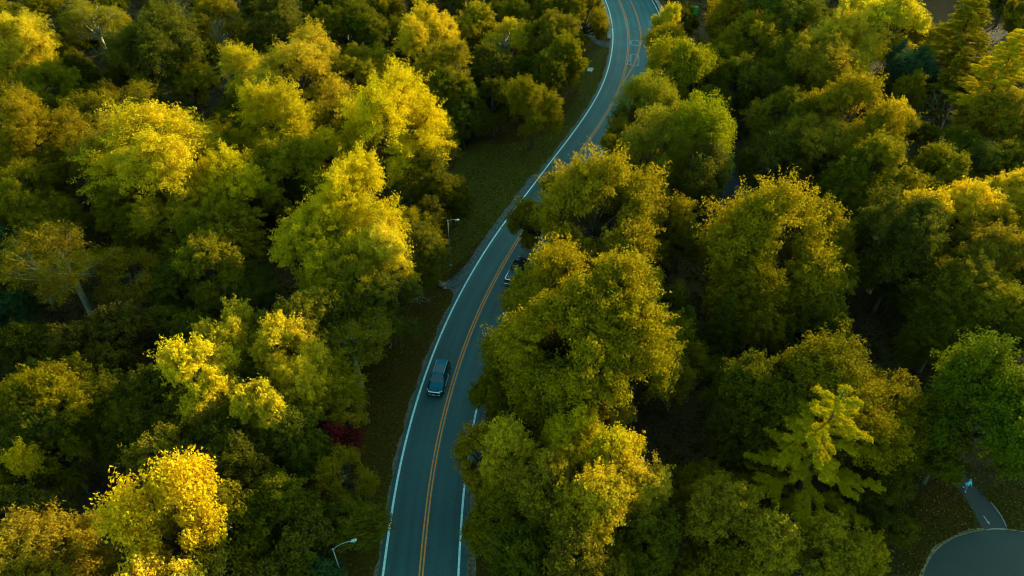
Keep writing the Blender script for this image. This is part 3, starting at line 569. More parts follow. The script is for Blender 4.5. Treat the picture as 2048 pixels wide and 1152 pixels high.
#  cx, top y, width (px of the 2048 photo), kind, colour, extra height, pale bark, label
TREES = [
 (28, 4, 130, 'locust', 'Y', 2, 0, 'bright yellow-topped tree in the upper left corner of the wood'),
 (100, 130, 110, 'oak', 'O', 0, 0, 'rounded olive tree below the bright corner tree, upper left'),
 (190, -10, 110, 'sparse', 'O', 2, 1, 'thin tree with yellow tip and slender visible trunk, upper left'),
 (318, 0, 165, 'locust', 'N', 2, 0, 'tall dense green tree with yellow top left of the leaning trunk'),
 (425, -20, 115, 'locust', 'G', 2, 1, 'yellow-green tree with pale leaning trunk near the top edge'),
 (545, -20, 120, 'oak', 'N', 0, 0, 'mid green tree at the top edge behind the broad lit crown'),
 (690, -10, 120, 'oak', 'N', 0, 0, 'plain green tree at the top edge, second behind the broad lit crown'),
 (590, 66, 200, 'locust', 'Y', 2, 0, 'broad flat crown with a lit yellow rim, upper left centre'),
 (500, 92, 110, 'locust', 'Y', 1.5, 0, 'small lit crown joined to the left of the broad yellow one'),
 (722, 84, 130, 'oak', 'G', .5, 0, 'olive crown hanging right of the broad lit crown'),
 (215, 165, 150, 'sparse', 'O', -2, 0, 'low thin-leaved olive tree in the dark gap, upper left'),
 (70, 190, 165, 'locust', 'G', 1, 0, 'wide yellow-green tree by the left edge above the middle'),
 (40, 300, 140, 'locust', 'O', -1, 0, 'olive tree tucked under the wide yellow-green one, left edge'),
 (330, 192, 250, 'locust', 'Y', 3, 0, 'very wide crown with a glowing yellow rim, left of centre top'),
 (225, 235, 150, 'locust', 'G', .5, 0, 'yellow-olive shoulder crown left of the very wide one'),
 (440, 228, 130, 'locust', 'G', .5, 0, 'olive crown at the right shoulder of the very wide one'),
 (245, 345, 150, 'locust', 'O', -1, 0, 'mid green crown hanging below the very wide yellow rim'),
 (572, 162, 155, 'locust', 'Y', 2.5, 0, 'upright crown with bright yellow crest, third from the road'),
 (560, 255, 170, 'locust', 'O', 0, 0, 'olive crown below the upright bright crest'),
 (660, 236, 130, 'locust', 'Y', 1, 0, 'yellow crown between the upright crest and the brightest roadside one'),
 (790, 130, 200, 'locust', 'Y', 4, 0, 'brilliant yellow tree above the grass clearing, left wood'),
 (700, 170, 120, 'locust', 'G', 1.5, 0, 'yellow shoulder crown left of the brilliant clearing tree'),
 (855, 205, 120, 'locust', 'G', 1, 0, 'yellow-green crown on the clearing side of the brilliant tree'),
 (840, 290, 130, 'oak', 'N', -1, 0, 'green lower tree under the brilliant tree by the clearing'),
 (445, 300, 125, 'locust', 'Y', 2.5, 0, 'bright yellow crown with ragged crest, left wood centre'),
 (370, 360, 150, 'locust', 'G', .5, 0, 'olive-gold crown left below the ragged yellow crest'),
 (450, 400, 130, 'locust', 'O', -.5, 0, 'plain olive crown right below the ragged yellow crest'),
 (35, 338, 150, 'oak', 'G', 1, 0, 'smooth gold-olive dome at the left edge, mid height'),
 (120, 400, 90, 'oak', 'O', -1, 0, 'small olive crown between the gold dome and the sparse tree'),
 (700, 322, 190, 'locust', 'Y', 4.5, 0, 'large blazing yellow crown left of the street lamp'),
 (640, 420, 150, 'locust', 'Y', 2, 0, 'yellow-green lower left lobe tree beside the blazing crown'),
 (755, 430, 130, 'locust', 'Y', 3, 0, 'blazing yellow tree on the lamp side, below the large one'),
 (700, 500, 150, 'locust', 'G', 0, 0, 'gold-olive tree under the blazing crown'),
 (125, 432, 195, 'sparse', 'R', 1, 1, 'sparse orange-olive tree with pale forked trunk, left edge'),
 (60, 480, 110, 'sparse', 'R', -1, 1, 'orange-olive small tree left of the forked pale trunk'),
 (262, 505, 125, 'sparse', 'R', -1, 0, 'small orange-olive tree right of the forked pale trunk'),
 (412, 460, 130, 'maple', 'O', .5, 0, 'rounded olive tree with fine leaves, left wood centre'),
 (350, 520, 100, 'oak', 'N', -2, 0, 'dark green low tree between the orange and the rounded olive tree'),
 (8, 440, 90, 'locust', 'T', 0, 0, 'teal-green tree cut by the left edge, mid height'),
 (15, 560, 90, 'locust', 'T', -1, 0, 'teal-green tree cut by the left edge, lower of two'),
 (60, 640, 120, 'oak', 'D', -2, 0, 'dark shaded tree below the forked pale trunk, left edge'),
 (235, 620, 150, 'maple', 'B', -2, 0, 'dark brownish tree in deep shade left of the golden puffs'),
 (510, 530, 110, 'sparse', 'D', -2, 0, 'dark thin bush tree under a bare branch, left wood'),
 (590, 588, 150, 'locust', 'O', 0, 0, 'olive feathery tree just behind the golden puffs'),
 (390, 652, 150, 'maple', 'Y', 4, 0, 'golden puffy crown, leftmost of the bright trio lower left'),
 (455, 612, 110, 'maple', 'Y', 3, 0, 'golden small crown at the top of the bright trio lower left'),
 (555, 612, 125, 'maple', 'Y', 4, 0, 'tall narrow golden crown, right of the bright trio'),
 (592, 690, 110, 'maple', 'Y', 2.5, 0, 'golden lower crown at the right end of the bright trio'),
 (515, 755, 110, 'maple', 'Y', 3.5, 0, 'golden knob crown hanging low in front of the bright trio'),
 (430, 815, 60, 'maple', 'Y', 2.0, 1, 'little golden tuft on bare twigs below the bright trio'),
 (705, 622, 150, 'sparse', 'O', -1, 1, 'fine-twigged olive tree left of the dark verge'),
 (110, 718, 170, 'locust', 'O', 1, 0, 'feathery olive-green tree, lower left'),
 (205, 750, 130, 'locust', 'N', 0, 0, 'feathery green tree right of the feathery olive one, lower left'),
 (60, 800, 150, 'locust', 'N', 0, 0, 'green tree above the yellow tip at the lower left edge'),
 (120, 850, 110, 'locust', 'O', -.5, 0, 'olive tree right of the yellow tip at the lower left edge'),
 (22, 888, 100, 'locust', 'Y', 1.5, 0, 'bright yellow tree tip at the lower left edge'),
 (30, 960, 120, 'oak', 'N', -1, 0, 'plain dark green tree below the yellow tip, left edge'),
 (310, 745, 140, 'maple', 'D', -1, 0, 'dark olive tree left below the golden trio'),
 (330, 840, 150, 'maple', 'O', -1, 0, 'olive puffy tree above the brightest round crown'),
 (460, 860, 160, 'maple', 'D', -1, 0, 'dark green puffy tree beneath the golden knob'),
 (590, 820, 130, 'oak', 'D', -1, 0, 'dark olive tree left of the red shrub'),
 (322, 925, 195, 'poplar', 'Y', 4, 0, 'brightest lemon-yellow round crown, lower left'),
 (255, 985, 80, 'poplar', 'Y', 3, 0, 'thin-leaved lemon sprig crown on the left of the brightest one'),
 (452, 985, 130, 'poplar', 'O', 1, 0, 'loose olive tree right of the brightest lemon crown'),
 (305, 1092, 130, 'poplar', 'Y', 4, 0, 'lemon-yellow crown cut by the bottom edge'),
 (435, 1085, 120, 'poplar', 'G', 0, 0, 'olive-gold tree cut by the bottom edge beside the lemon one'),
 (92, 1035, 210, 'locust', 'R', 1, 0, 'brown-gold broad tree in the lower left corner'),
 (560, 940, 150, 'oak', 'N', 0, 0, 'green rounded tree left of the lower street lamp'),
 (590, 1040, 130, 'oak', 'D', 0, 0, 'shaded green tree at the bottom left of the lower lamp'),
 (688, 905, 120, 'sparse', 'R', -1, 0, 'brownish sparse tree below the dark red shrub'),
 (700, 985, 120, 'locust', 'N', -2, 0, 'green tree leaning over the verge above the lower lamp'),
 (690, 785, 80, 'sparse', 'R', -1, 0, 'small orange-olive tree above the dark red shrub'),
 (630, 1095, 90, 'locust', 'T', -2, 0, 'deep green low tree under the arm of the lower lamp'),
 # centre top
 (862, 4, 130, 'locust', 'Y', 3, 0, 'bright upright yellow tree near the top, left of the umbrella tree'),
 (880, 90, 130, 'locust', 'G', .5, 0, 'yellow-olive skirt crown under the bright upright tree'),
 (905, 145, 100, 'oak', 'N', 0, 0, 'green conical tree between the yellow trees and the clearing'),
 (925, 205, 75, 'oak', 'N', -2, 0, 'small green tree at the corner of the clearing'),
 (1008, 38, 90, 'sparse', 'Y', 1, 1, 'flat umbrella-shaped tree with bare pale trunk, top centre'),
 (945, 12, 90, 'oak', 'G', 1, 0, 'yellow-olive crown between upright tree and umbrella tree'),
 (1095, 25, 100, 'oak', 'O', .5, 0, 'olive pointed tree right of the umbrella tree'),
 (1120, 75, 90, 'oak', 'O', 0, 0, 'lower olive pointed tree closest to the bend'),
 (1065, 155, 112, 'maple', 'O', -1, 0, 'pyramid-shaped olive tree standing in front of the clearing'),
 (1170, -10, 90, 'oak', 'O', -1, 0, 'olive tree above the footpath at the bend'),
 (1040, -10, 90, 'oak', 'N', 0, 0, 'green tree at the top edge above the umbrella tree'),
 (1110, -25, 90, 'oak', 'N', 0, 0, 'dark green tree at the top edge near the road'),
 (750, 20, 110, 'oak', 'D', -1, 0, 'dark shaded tree left of the bright upright tree'),
 (800, 95, 80, 'maple', 'D', -2, 0, 'very dark small tree under the bright upright tree'),
 (975, 100, 90, 'oak', 'D', -1, 0, 'dark tree behind the bare pale trunk'),
 (985, 160, 90, 'maple', 'D', -2, 0, 'dark low tree left of the pyramid-shaped tree'),
 (1050, 120, 70, 'oak', 'N', -2, 0, 'green bush tree above the pyramid-shaped tree'),
 (905, 355, 80, 'oak', 'D', -2, 0, 'dark green tree leaning into the clearing'),
 (850, 400, 90, 'oak', 'D', -1, 0, 'shaded green tree behind the upper street lamp'),
 (830, 455, 110, 'locust', 'N', -1, 0, 'green tree left of the upper street lamp pole'),
 (775, 545, 130, 'oak', 'N', -1.5, 0, 'green tree with bare twigs left of the gravel apron'),
 (745, 600, 90, 'oak', 'D', -2, 0, 'dark tree below the twiggy green one by the apron'),
 # right of road
 (1338, 0, 58, 'locust', 'Y', 3, 0, 'small bright yellow tree beside the green cabin'),
 (1332, 48, 78, 'locust', 'G', 0, 0, 'gold-green tree hanging over the bend below the yellow one'),
 (1343, 90, 100, 'poplar', 'L', 1.0, 0, 'gold-green upright tree overhanging the bend'),
 (1300, 150, 115, 'poplar', 'L', 0, 0, 'gold-green crown reaching over the right lane below the median'),
 (1392, 110, 90, 'poplar', 'L', 0, 0, 'narrow gold-green tree right of the overhanging one'),
 (1275, 215, 80, 'poplar', 'N', -2, 0, 'green lower tree at the kerb of the bend'),
 (1405, 195, 145, 'poplar', 'L', 2.5, 0, 'rounded olive-green tree with pale leaves right of the bend'),
 (1310, 235, 140, 'poplar', 'L', 1, 0, 'olive-green tree between the bend and the rounded pale-leaved one'),
 (1400, 310, 110, 'poplar', 'N', 0, 0, 'green skirt tree under the rounded pale-leaved one'),
 (1205, 308, 220, 'oak', 'C', 2, 0, 'broad golden-olive crown overhanging the middle of the road'),
 (1132, 348, 98, 'oak', 'C', 0, 0, 'olive-gold crown reaching over the road on the left of the broad one'),
 (1300, 350, 140, 'oak', 'C', .5, 0, 'golden-olive shoulder crown at the right of the broad one'),
 (1065, 405, 80, 'oak', 'O', -2.5, 0, 'small olive crown over the road above the pickup truck'),
 (1365, 425, 90, 'oak', 'O', -1, 0, 'small dark olive crown in the gap right of the broad trees'),
 (1185, 490, 260, 'oak', 'C', 2.0, 0, 'largest golden-olive crown in the middle, overhanging the right lane'),
 (1088, 500, 142, 'oak', 'C', 1.5, 0, 'golden-olive crown hiding the side of the pickup truck'),
 (1285, 545, 170, 'oak', 'C', 1.0, 0, 'golden-olive crown at the right shoulder of the largest crown'),
 (1165, 600, 270, 'oak', 'C', .5, 0, 'golden-olive crown in front of the largest crown, right of the dark car'),
 (1275, 650, 170, 'oak', 'C', 0, 0, 'golden-olive crown lower right of the largest crown'),
 (1045, 645, 150, 'oak', 'C', -.5, 0, 'olive crown leaning over the lane beside the dark car'),
 (1000, 725, 120, 'oak', 'O', -2, 0, 'low olive crown touching the road edge below the car'),
 (1130, 705, 180, 'oak', 'O', -.5, 0, 'shaded olive crown under the middle of the roadside group'),
 (1150, 785, 130, 'oak', 'Y', 3.5, 0, 'bright yellow crest rising over the lower roadside group'),
 (1010, 832, 125, 'oak', 'Y', 2.5, 0, 'yellow crown nearest the lower white edge line'),
 (962, 868, 105, 'locust', 'G', .0, 0, 'small olive branch crown poking out over the right lane'),
 (1235, 850, 140, 'oak', 'Y', 3, 0, 'yellow crown right of the lower group crest'),
 (1080, 900, 150, 'oak', 'G', 1, 1, 'gold crown around dead grey twigs, lower group'),
 (1180, 930, 170, 'oak', 'Y', 2.5, 0, 'bright yellow crown in the middle of the lower group'),
 (1270, 915, 130, 'oak', 'Y', 2, 0, 'bright yellow crown at the right of the lower group'),
 (1000, 975, 130, 'oak', 'O', -1.5, 0, 'olive crown above the dark right verge near the bottom'),
 (1060, 1060, 140, 'oak', 'D', 0, 0, 'dark olive crown at the bottom edge right of the road'),
 (1170, 1050, 180, 'oak', 'O', 1, 0, 'olive crown at the bottom edge of the lower group'),
 (1290, 1020, 140, 'oak', 'N', 0, 0, 'green-olive crown at the right bottom of the lower group'),
 (1550, 362, 240, 'oak', 'C', 2, 0, 'broad gold-olive dome, right wood centre'),
 (1475, 425, 120, 'oak', 'G', .5, 0, 'gold-olive crown at the left shoulder of the broad dome'),
 (1640, 400, 140, 'oak', 'G', .5, 0, 'gold-olive crown at the right shoulder of the broad dome'),
 (1520, 490, 190, 'oak', 'O', 0, 0, 'olive crown in the lower front of the broad dome'),
 (1630, 530, 130, 'oak', 'O', -1, 0, 'shaded olive crown lower right of the broad dome'),
 (1450, 598, 100, 'spruce', 'N', 0, 0, 'pointed green spruce in the shade right of the middle'),
 (1370, 620, 90, 'spruce', 'D', -1, 0, 'dark small spruce right of the largest crown'),
 (1570, 650, 70, 'spruce', 'N', -2, 0, 'small low spruce behind the big round maple'),
 (1665, 685, 260, 'maple', 'O', -1.5, 0, 'big dense dome with a sunlit cap, right wood'),
 (1520, 708, 150, 'maple', 'N', 1, 0, 'dense green crown at the left of the big sunlit dome'),
 (1775, 735, 160, 'maple', 'O', -1, 0, 'dense olive crown at the right of the big sunlit dome'),
 (1480, 800, 120, 'maple', 'D', -1, 0, 'dark crown left below the big sunlit dome'),
 (1770, 950, 120, 'maple', 'D', -2, 0, 'dark green low tree right of the long-branched pine'),
 (1450, 948, 150, 'oak', 'G', 1, 0, 'gold-olive crown at the bottom, left of the pine foot'),
 (1545, 1010, 150, 'oak', 'G', 1, 0, 'gold-olive crown at the bottom edge below the pine'),
 (1650, 1040, 145, 'oak', 'G', .5, 0, 'gold crown at the bottom edge right below the pine'),
 (1735, 1080, 100, 'oak', 'G', -.5, 0, 'small gold crown at the bottom edge near the turning circle'),
 (1430, 1080, 120, 'oak', 'O', -.5, 0, 'olive crown at the bottom edge, left of the gold ones'),
 (1995, 690, 250, 'maple', 'V', 1, 0, 'large fresh-green tree at the right edge above the path'),
 (1893, 850, 108, 'maple', 'N', -1.5, 0, 'darker green crown left of the fresh-green tree, over the path'),
 (1800, 372, 160, 'oak', 'N', 2, 1, 'green tree with sunlit top and visible trunk, right wood'),
 (1860, 380, 110, 'oak', 'Y', 3, 0, 'sunlit yellow-green crown right of the visible trunk'),
 (1790, 470, 130, 'oak', 'N', -1, 0, 'green lower crown around the visible trunk, right wood'),
 (1950, 352, 120, 'locust', 'Y', 2.5, 0, 'bright yellow crown near the right edge, mid height'),
 (2035, 330, 110, 'locust', 'Y', 1.5, 0, 'yellow-brown crown cut by the right edge'),
 (1970, 440, 140, 'locust', 'G', .5, 0, 'gold-olive crown below the bright one at the right'),
 (1920, 520, 150, 'locust', 'O', -1, 0, 'olive feathery crown in the right shade'),
 (2010, 560, 150, 'locust', 'O', -1, 0, 'olive crown at the right edge in shade, mid height'),
 (1880, 610, 130, 'locust', 'D', -2, 0, 'dark feathery tree above the fresh-green tree'),
 (1985, 640, 120, 'locust', 'D', -2, 0, 'dark tree at the right edge behind the fresh-green tree'),
 (1700, 150, 160, 'oak', 'G', 2.5, 0, 'yellow-olive crown with lit top, upper right'),
 (1795, 205, 80, 'oak', 'Y', 1.5, 0, 'narrow yellow tree right of the lit-top crown, upper right'),
 (1640, 225, 130, 'oak', 'G', .5, 0, 'gold-olive crown below left of the lit-top one, upper right'),
 (1745, 270, 150, 'oak', 'O', .5, 0, 'olive crown in front of the narrow yellow tree'),
 (1690, 330, 120, 'oak', 'N', -1, 0, 'green crown above the broad gold-olive dome, right side'),
 (1570, 180, 120, 'oak', 'O', 0, 0, 'olive tree at the left of the upper right group'),
 (1540, 265, 110, 'oak', 'N', -1, 0, 'green tree right of the dark footpath'),
 (1870, 300, 110, 'oak', 'O', -.5, 0, 'olive-green crown below the bare grey bush'),
 (1850, 360, 90, 'oak', 'N', -1, 0, 'small green crown behind the sunlit yellow-green one'),
 (1472, -15, 100, 'oak', 'G', .5, 0, 'gold-olive tree right of the green cabin'),
 (1500, 20, 110, 'oak', 'G', 0, 0, 'olive-gold crown second to the right of the green cabin'),
 (1560, -25, 130, 'oak', 'N', 0, 0, 'green crown at the top edge, right side'),
 (1590, 70, 120, 'oak', 'N', -1, 0, 'blue-green crown under the top edge, right side'),
 (1470, 110, 110, 'oak', 'N', -1, 0, 'shaded green crown right of the gold-green upright tree'),
 (1530, 130, 110, 'oak', 'N', -1.5, 0, 'dark green crown left of the upper right group'),
 (1690, 25, 130, 'oak', 'Y', 2, 0, 'olive crown with glowing edge, upper right'),
 (1650, 65, 140, 'oak', 'G', 1, 0, 'gold-olive crown in front of the glowing edge tree'),
 (1760, -30, 150, 'oak', 'Y', 1.5, 0, 'yellow crown at the top edge left of the litter clearing'),
 (1820, 30, 90, 'oak', 'G', 0, 0, 'olive crown at the left rim of the litter clearing'),
 (1825, 85, 110, 'oak', 'T', -1, 0, 'teal-green crown below the litter clearing'),
 (1945, 215, 80, 'sparse', 'R', -1, 0, 'orange-brown tree right of the bare grey bush'),
 (1925, 262, 120, 'sparse', 'N', -1, 0, 'dark thin tree right below the bare grey bush'),
 (2015, 180, 110, 'locust', 'G', 0, 0, 'gold-olive crown at the right edge below the pines'),
 (2030, 285, 60, 'sparse', 'R', 0, 0, 'brown-orange small tree at the right edge'),
 (2035, 470, 90, 'locust', 'G', 0, 0, 'gold crown cut by the right edge below the yellow-brown one'),
]
PINES = [
 (1690, 778, 275, 'V2', 'long-branched pine with sunlit tip standing before the big dome', 'pine'),
 (1960, -14, 190, 'G', 'tall pine with combed sunlit branches at the upper right', 'pine'),
 (2045, 60, 170, 'Y', 'tall pine cut by the right edge with bright branch tips', 'pine'),
 (1940, 90, 120, 'O', 'shaded pine over the parking lot', 'pine'),
]
PALETTE['V2'] = (0.42, 0.345, 0.005)
rt = random.Random(5)
def hit_road(x, y): return float(road_dist(np.array([x]), np.array([y]))[0])
info_lines = []
for (cx, ty, w, kind, colk, dh, pale, label) in TREES:
    R = 5.0; h = 14.0
    for _ in range(6):
        Rz = R*KINDS[kind]['rz']; zc = h-Rz; cy = ty+.45*w; p = un(cx, cy, zc); R = w*1.20/2/pxm(p); h = min(2*Rz+3.6, 20)+dh+1.0
        if R < 2.5: h = max(h, 7.5+dh)
        if label.startswith('small olive branch'): h = 11
    x, y = p[0], p[1]; lean = None
    i = int(np.argmin(np.hypot(*(CL-[x, y]).T))); off = float(np.dot([x, y]-CL[i], NL[i])); need = (6.6+MW[i]*1.6) if off > -1 else -6.4
    if (off > -1 and off < need) or (off <= -1 and off > need):
        b = CL[i]+NL[i]*need; lean = (b[0], b[1], x, y); info_lines.append((label[:30], round(off, 1), round(R, 1), round(h, 1)))
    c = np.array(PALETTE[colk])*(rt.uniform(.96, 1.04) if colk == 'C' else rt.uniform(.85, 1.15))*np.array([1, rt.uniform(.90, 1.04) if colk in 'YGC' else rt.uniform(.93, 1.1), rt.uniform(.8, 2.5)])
    name = {'oak': 'oak_tree', 'locust': 'locust_tree', 'poplar': 'poplar_tree', 'maple': 'maple_tree', 'sparse': 'thin_leaved_tree', 'spruce': 'spruce_tree'}[kind] if kind != 'spruce' else 'spruce_tree'
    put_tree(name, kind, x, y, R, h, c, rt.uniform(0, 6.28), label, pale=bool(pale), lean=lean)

for (cx, ty, w, colk, label, kind) in PINES:
    h = 21.0 if w > 150 else 16.0
    h = 20.0 if label.startswith('long-branched') else h; p = un(cx, ty, h); sc = pxm(un(cx, ty+80, h*.6)); R = w*.5/sc*(1.35 if label.startswith('long-branched') else 1.05)
    put_tree('pine_tree', 'pine' if label.startswith('long-branched') else 'softpine', p[0], p[1], R, h, PALETTE[colk], rt.uniform(0, 6), label, size='M', var=len(BASES) % 2)
print('ROADHITS', info_lines)
MAIN = len(BASES)
LABELS = [t[-1] for t in TREES]+[t[4] for t in PINES]

# keep-out zones for the small trees, in photo pixels on the ground
KEEP = [W([(690, 1160), (720, 1000), (735, 900), (790, 740), (860, 600), (870, 470), (905, 330), (940, 280), (1120, 250), (1185, 60), (1240, 60), (1240, 400), (960, 800), (940, 1160)]),
        W([(1760, 1160), (1840, 1000), (1850, 930), (2150, 930), (2250, 1300), (1760, 1300)]),
        W([(1830, -40), (1985, -40), (1960, 110), (1870, 140)]), W([(1430, 430), (1440, 260), (1470, 260), (1510, 430)]),
        W([(1835, 140), (1960, 160), (2060, 260), (1990, 270), (1850, 200)])]
def inside(poly, x, y):
    c = False; n = len(poly); j = n-1
    for i in range(n):
        if (poly[i][1] > y) != (poly[j][1] > y) and x < (poly[j][0]-poly[i][0])*(y-poly[i][1])/(poly[j][1]-poly[i][1])+poly[i][0]: c = not c
        j = i
    return c
SPEC = [un(*c_, 2.5) for c_ in ((660, 885), (1893, 235), (1048, 115), (180, 600), (1010, 130), (620, 985), (500, 562), (805, 575), (1468, 400), (1468, 340))]
SPEC += [un(1386, 24), un(1380, 34)]
fill = []; tries = 0
while len(fill) < 290 and tries < 12000:
    tries += 1
    y = 27+(rt.random()**.75)*185; x = rt.uniform(-1, 1)*(.745*(y*math.cos(TH)+CAMH*math.sin(TH))+2)
    if hit_road(x, y) < 9.5 or any(inside(k, x, y) for k in KEEP): continue
    if min((math.hypot(x-b[0], y-b[1]) for b in BASES[:MAIN])) < 2.6: continue
    if any(0 < q_[1]-y+5 < 18 and abs(x-q_[0]) < 5 for q_ in SPEC): continue
    if fill and min(math.hypot(x-b[0], y-b[1]) for b in fill) < 4.9: continue
    fill.append((x, y))
used = set()
STOP = {'the', 'of', 'at', 'by', 'in', 'and', 'with', 'a', 'to', 'above', 'below', 'beside', 'under', 'right', 'left', 'on', 'near', 'between', 'over', 'from', 'just', 'behind', 'before', 'second', 'third'}
def short(l):
    w = l.replace(',', '').split()[:7]
    while w[-1] in STOP: w.pop()
    return ' '.join(w)
for (x, y) in fill:
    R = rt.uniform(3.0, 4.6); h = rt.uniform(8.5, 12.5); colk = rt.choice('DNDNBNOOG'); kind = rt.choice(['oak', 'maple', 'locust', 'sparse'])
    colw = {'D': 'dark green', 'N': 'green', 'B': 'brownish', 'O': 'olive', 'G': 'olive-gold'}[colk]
    tex = {'oak': 'round', 'maple': 'dense', 'locust': 'feathery', 'sparse': 'thin-leaved'}[kind]
    for j in sorted(range(MAIN), key=lambda k: math.hypot(x-BASES[k][0], y-BASES[k][1]))[:12]:
        b = BASES[j]; dx, dy = x-b[0], y-b[1]
        rel = ('right of' if dx > 0 else 'left of') if abs(dx) > abs(dy) else ('behind' if dy > 0 else 'in front of')
        label = 'low %s %s tree %s the %s' % (tex, colw, rel, short(LABELS[j]))
        if label not in used: break
    used.add(label)
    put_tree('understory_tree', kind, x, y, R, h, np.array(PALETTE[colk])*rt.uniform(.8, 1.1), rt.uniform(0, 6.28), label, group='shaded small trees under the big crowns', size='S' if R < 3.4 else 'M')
# wood beyond the frame that shades and closes the view
for k in range(165):
    side = rt.choice(['top', 'top', 'left', 'right', 'right']) if k < 120 else 'corner'
    if side == 'top': x, y = rt.uniform(-170, 260), rt.uniform(216, 300)
    elif side == 'corner': x, y = rt.uniform(30, 190), rt.uniform(206, 262)  # extra unseen trees, added to keep low sun off the far road and grass
    elif side == 'left': y = rt.uniform(10, 220); x = -(.80*(y*math.cos(TH)+CAMH*math.sin(TH))+rt.uniform(9, 30))
    else: y = rt.uniform(40, 230); x = .80*(y*math.cos(TH)+CAMH*math.sin(TH))+rt.uniform(6, 45)
    if hit_road(x, y) < 13: continue
    put_tree('oak_tree', rt.choice(['oak', 'locust']), x, y, rt.uniform(6, 8.5), rt.uniform(17, 23), np.array(PALETTE[rt.choice('GOON')]), rt.uniform(0, 6), 'tall tree added beyond the edge of the view to shade the bend', group='wood beyond the view')

for (x, y) in ((84, 204), (92, 211), (100, 218), (78, 199), (106, 208), (70, 208)):  # unseen trees added along the sun direction to shade the bend
    put_tree('oak_tree', 'oak', x, y, 7.5, 23, np.array(PALETTE['G']), x*.7, 'tall tree added beyond the edge of the view to shade the bend', group='wood beyond the view')
# bare and dead bushes, red shrub
def bare_bush(cx, cy, wpx, label, mat, leafcol=None, seed=1, name='bare_tree', z=3.0, nl=0, hk=1.7):
    p = un(cx, cy, z); R = wpx/2/pxm(p); tr, br, tips = bare(R, R*hk+z*.55, seed)
    e = empty(name, (p[0], p[1], -.02), seed); tag(e, label, 'tree')
    tr.build('trunk', mat, e, True); br.build('branch', mat, e, True)
    if nl:
        rng = np.random.RandomState(seed); P = np.repeat(tips, nl, 0); n = len(P); P = P+rng.normal(0, .35, (n, 3))
        v, f, t = leaves(P, unit(rng.normal(0, 1, (n, 3))+[0, 0, .5]), .22, .13, rng.uniform(.2, .8, n), rng)
        o = bpy.data.objects.new('crown', mesh_np('crown', v, f, M_LEAF, False, t)); COL.objects.link(o); o.parent = e; o.color = (*leafcol, 1)
    return e
bare_bush(1893, 232, 95, 'bare grey-white leafless bush among green trees, upper right', M_DEAD, seed=11, z=4.5)
bare_bush(1835, 238, 70, 'smaller leafless bush left of the grey-white one, upper right', M_DEAD, (0.16, .13, .04), seed=12, z=4, nl=10)
bare_bush(1048, 112, 60, 'dead pinkish-brown bush right of the umbrella tree', M_DEAD, (0.30, 0.13, 0.06), 13, nl=60, name='dead_bush', z=4.5)
bare_bush(1074, 92, 60, 'leafless pale twiggy tree right behind the dead brown bush', M_DEAD, seed=14, z=5)
bare_bush(1785, 85, 60, 'thin leafless pale tree beside the teal-green crown, upper right', M_DEAD, seed=15, z=7)
bare_bush(655, 870, 84, 'dark red leafy shrub beside the verge, lower left', M_BARK, (0.19, 0.028, 0.028), 16, nl=95, name='red_shrub', z=4.5)
bare_bush(500, 562, 70, 'fallen-looking bare branch tree in the dark gap, left wood', M_DEAD, seed=17, z=6)
bare_bush(805, 575, 75, 'bare twiggy bush left of the gravel apron', M_DEAD, seed=18, z=4)
bare_bush(1065, 935, 95, 'dead grey snag poking out of the gold crown, lower group', M_PALE, seed=19, z=11, hk=1.2)
bare_bush(1112, 895, 60, 'dead pale snag above the gold crown, lower group', M_PALE, seed=20, z=13, hk=1.2)
bare_bush(425, 862, 80, 'bare pale branches under the golden tuft', M_PALE, seed=21, z=8)
bare_bush(620, 985, 60, 'pinkish dead-leaved bush left above the lower lamp', M_DEAD, (0.24, .12, .06), seed=22, z=5, nl=25)
bare_bush(1800, 560, 80, 'bare grey branches in the shade of the right wood', M_BARK, seed=23, z=6)

# dark ivy and low growth on the forest floor
rng = np.random.RandomState(7)
n = 15000; y = 24+rng.rand(n)**.8*205; x = rng.uniform(-1, 1, n)*(.80*(y*math.cos(TH)+CAMH*math.sin(TH))+6)
m = road_dist(x, y) > 11; x = x[m]; y = y[m]
ok = np.array([not any(inside(k, a, b) for k in KEEP) for a, b in zip(x, y)]); x = x[ok]; y = y[ok]
k = 9; c = np.repeat(np.c_[x, y, rng.uniform(.0, .5, len(x))], k, 0); n = len(c); c += rng.normal(0, 1, (n, 3))*[.5, .5, .22]; c[:, 2] = np.abs(c[:, 2])+.05
v, f, t = leaves(c, unit(rng.normal(0, .5, (n, 3))+[0, 0, 1]), .42, .26, rng.uniform(.1, .8, n), rng)
o = bpy.data.objects.new('undergrowth', mesh_np('undergrowth', v, f, M_LEAF, False, t)); COL.objects.link(o); o.color = (.05, .045, .003, 1)
tag(o, 'dark ground cover of low plants on the forest floor', 'undergrowth', kind='stuff')
# grass tufts on verges and fallen leaves
def scatter_side(n, near, far, seed, y0=24, y1=200):
    r = np.random.RandomState(seed); i = r.randint(iy(y0), iy(y1) if y1 < 189 else iy(189), n); s = np.where(r.rand(n) < .68, -1, 1)
    off = r.uniform(near, far, n); off = np.where(s < 0, -off, off*.75+1+MW[i]+1.2*(MW[i] > 1)); return CL[i]+NL[i]*off[:, None]+r.uniform(-.6, .6, (n, 2))
P = scatter_side(60000, 4.6, 15.5, 3)
cl = np.array([(q[0], q[1]) for q in [un(rt.uniform(890, 1150), rt.uniform(200, 560)) for _ in range(16000)] if inside(KEEP[0], q[0], q[1]) and hit_road(q[0], q[1]) > 5])
lw = np.array([(q[0], q[1]) for q in [un(rt.uniform(1760, 2048), rt.uniform(930, 1152)) for _ in range(9000)] if not inside(list(lotw), q[0], q[1]) and not inside(list(pth), q[0], q[1])])
P = np.vstack([P, cl, lw]); n = len(P); r = np.random.RandomState(9)
